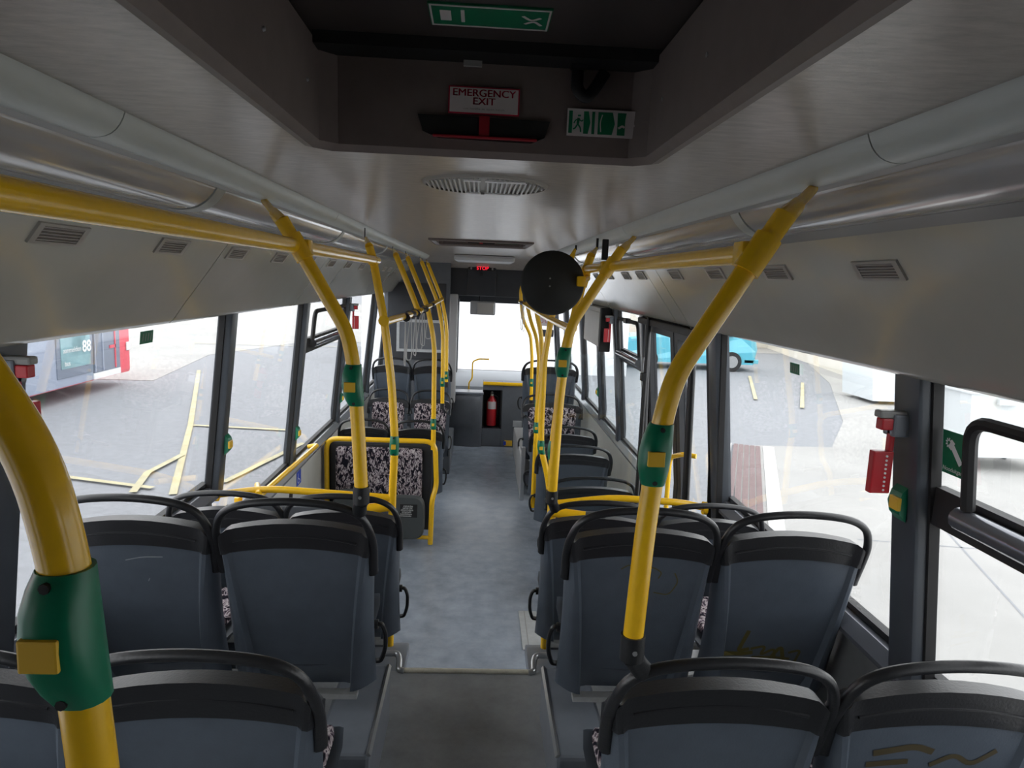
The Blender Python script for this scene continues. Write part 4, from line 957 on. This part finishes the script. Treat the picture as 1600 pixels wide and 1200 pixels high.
lab = [(math.sin(a)*.0695+.215, 9.26-math.cos(a)*.0695) for a in [-.9+.15*k for k in range(13)]]
lb.add([(x, y, .50) for x, y in lab]+[(x, y, .60) for x, y in lab], [(i, i+1, 14+i, 13+i) for i in range(12)]); lb.build('label_band', 'white', ex)
# dashboard, windscreen
dz = empty('dashboard', (.3, 10.5, .5), 'pale grey dashboard top under the windscreen', 'dashboard')
MB().prism([(10.1, 0), (10.1, .66), (10.3, .76), (10.75, .80), (11.0, .78), (11.0, 0)], 'x', -1.2, 1.2).build('cowl', 'dash', dz, smooth=True)
wn = empty('window_front', (0, 11, .8), 'large windscreen at the front', 'window', None, 'structure')
MB().box(-1.2, 1.2, 11.02, 11.03, .78, 2.1).build('pane', 'glass', wn)
MB().box(-1.25, 1.25, 10.98, 11.08, 1.84, 2.75, .01).build('header', 'darkpanel', wn)
MB().box(-1.25, 1.25, 10.98, 11.1, -.3, .78).build('lower_panel', 'darkpanel', wn)
MB().box(-.36, -.30, 10.6, 10.98, .78, 1.9).build('centre_post', 'darkpanel', wn)
im = empty('interior_mirror', (.04, 10.4, 1.87), 'grey driver rear view mirror hanging at the top of the windscreen', 'mirror')
MB().box(-.13, .24, 10.38, 10.43, 1.68, 1.88, .02).build('housing', 'palepillar', im)
MB().box(-.03, .22, 10.372, 10.382, 1.70, 1.86, .004).build('glass_face', 'chrome', im)
MB().tube([(.0, 10.42, 1.86), (.0, 10.6, 2.0), (0, 10.98, 2.02)], .012, 8).build('arm', 'black', im)
o = MB().tube([(-.10, 9.4, .72), (-.10, 9.4, .82), (-.06, 9.4, .87), (-.06, 9.4, 1.10), (.02, 9.4, 1.14), (.16, 9.4, 1.14)], .010, 10, rad=.03).build('cab_handle', 'yellow')
tag(o, 'thin pale yellow bent handrail on the driver cab door', 'handrail')
ds_ = empty('driver_seat', (-.6, 9.9, 0), 'dark driver seat back partly seen behind the cab partition', 'seat')
MB().box(-.82, -.42, 9.82, 9.92, .5, 1.15, .04).build('backrest', 'darkpanel', ds_)
MB().box(-.82, -.42, 9.92, 10.08, .42, .55, .03).build('cushion', 'darkpanel', ds_)
MB().box(-.68, -.56, 9.9, 10.05, 0, .42).build('pedestal', 'black', ds_)
nt_ = empty('notice_sheet', (1.02, 10.7, 1.65), 'white notice with red prohibition rings at the top of the windscreen', 'notice')
MB().box(.92, 1.14, 10.9, 10.905, 1.52, 1.78).build('sheet', 'white', nt_)
for xx in (.97, 1.06):
    MB().tube([(xx+.03*math.cos(2*PI*k/16), 10.895, 1.60+.03*math.sin(2*PI*k/16)) for k in range(17)], .004, 5, cap=False).build('red_ring', 'red', nt_)
MB().box(.98, 1.16, 10.80, 10.9, 1.36, 1.47, .01).build('black_box', 'black', nt_)
# white display box on right wall, hammer holders
wbx = empty('side_display', (1.1, 6.4, 1.86), 'pale blank display box on the right wall before the third window', 'display box')
MB().box(1.04, 1.12, 5.98, 6.9, 1.66, 2.0, .01).build('case', 'wall_pale', wbx)
MB().box(1.035, 1.045, 6.03, 6.85, 1.70, 1.96, .004).build('face', 'wall_pale', wbx)
MB().box(1.03, 1.125, 5.92, 5.99, 1.63, 2.0, .01).build('end_cap', 'rubber', wbx)
def hammer(s, y, z, label, seen_from=1):
    h = empty('emergency_hammer', (s*1.10, y, z), label, 'emergency hammer', 'emergency hammers on the pillars')
    SH = .032
    def bx(a0, a1, b0, b1, c0, c1, bev, nm, m, p=h): return MB().box(*sorted((s*(a0+SH), s*(a1+SH))), y+b0, y+b1, z+c0, z+c1, bev).build(nm, m, p)
    bx(1.06, 1.115, -.02, .03, .035, .095, .006, 'holder', 'boxgrey')
    bx(1.025, 1.11, -.014, .020, .083, .103, .006, 'head', 'lip'); bx(1.03, 1.062, -.016, .014, .052, .083, .004, 'head_guard', 'red')
    bx(1.06, 1.075, -.008, .010, -.02, .09, .004, 'neck', 'red')
    k = bx(1.02, 1.075, -.012, .012, -.12, -.005, .004, 'grip', 'red')
    for q in range(9): MB().lathe([(0, -.001), (.0032, -.001), (.0032, .001), (0, .001)], (s*(1.056+SH), y-.0125, z-.018-q*.0115), 'y', 8).build('hole', 'purewhite', k)
    return h
def small_btn(s, y, z, label):
    b = empty('wall_bell_push', (s*1.15, y, z), label, 'bell push', 'bell pushes on the pillars')
    xi = wx(z)-.052
    MB().prism([(s*xi, z-.05), (s*(xi-.018), z-.03), (s*(xi-.026), z), (s*(xi-.018), z+.03), (s*xi, z+.05)], 'y', y-.025, y+.025).build('housing', 'green', b)
    MB().box(*sorted((s*(xi-.03), s*(xi-.02))), y-.03, y+.012, z-.018, z+.018, .003).build('button', 'button', b)
    return b
hammer(1, 1.775, 1.80, 'red emergency hammer in grey holder on the nearest right-hand pillar')
hammer(-1, 1.72, 1.87, 'red emergency hammer on the left pillar beside the nearest pole')
hammer(1, 5.86, 1.84, 'small red emergency hammer on dark plate beyond the middle door')
hammer(-1, 6.26, 1.84, 'small red emergency hammer on the left pillar before the strap rail')
small_btn(1, 1.775, 1.655, 'green wall bell push under the nearest right-hand hammer')
small_btn(-1, 3.33, 1.375, 'green bell push on the second left-hand pillar, beside the large window')
small_btn(-1, 4.73, 1.12, 'green bell push on the third left-hand pillar')
small_btn(-1, 6.27, 1.10, 'green bell push on the fourth left-hand pillar')
small_btn(1, 6.8, 1.15, 'green bell push on a right-hand pillar by the three wide seats')
# window stickers
def sticker(s, y0, y1, z0, z1, label, words, icon=False):
    e = empty('window_sticker', (s*wx((z0+z1)/2), (y0+y1)/2, z0), label, 'sticker')
    def pl(d): return lambda y, z: (s*(wx(z)-d), y, z)
    q = pl(.002); MB().add([q(y0, z0), q(y1, z0), q(y1, z1), q(y0, z1)], [(0, 1, 2, 3)]).build('sheet', 'signgreen', e)
    if icon:
        mb = MB(); W, H_ = y1-y0, z1-z0
        def P(u, v): return (y1-u*W, z0+v*H_)
        ribbon(mb, [P(.42, .66), P(.78, .30)], .016, pl(.003))
        ribbon(mb, [P(.30, .60), P(.46, .78)], .014, pl(.003))
        for k in range(9):
            a = 2*PI*k/9; ribbon(mb, [P(.27+.06*math.cos(a), .72+.05*math.sin(a)), P(.27+.14*math.cos(a), .72+.12*math.sin(a))], .004, pl(.003))
        mb.build('hammer_symbol', 'purewhite', e)
        t_ = text(words, W*.17, ((s*(wx(z0+.1*H_)-.004)), (y0+y1)/2, z0+.12*H_), (PI/2, 0, -PI/2 if s > 0 else PI/2), 'purewhite', e)
    else:
        mb = MB()
        for k in range(4):
            yy = y0+(y1-y0)*(.2+.2*k); ribbon(mb, [(yy, z0+.2*(z1-z0)), (yy+.004, z0+.8*(z1-z0))], .004, pl(.003))
        mb.build('print', 'lip', e)
    return e
sticker(1, 1.60, 1.69, 1.765, 1.875, 'green emergency hammer sticker with Dutch emergency exit wording on the near right window', 'Nooduitgang', True)
sticker(-1, 2.50, 2.60, 1.925, 1.97, 'small dark green sticker at the top of the large left window', '')
sticker(1, 2.50, 2.58, 1.90, 1.94, 'small dark green sticker at the top of the right window before the door', '')
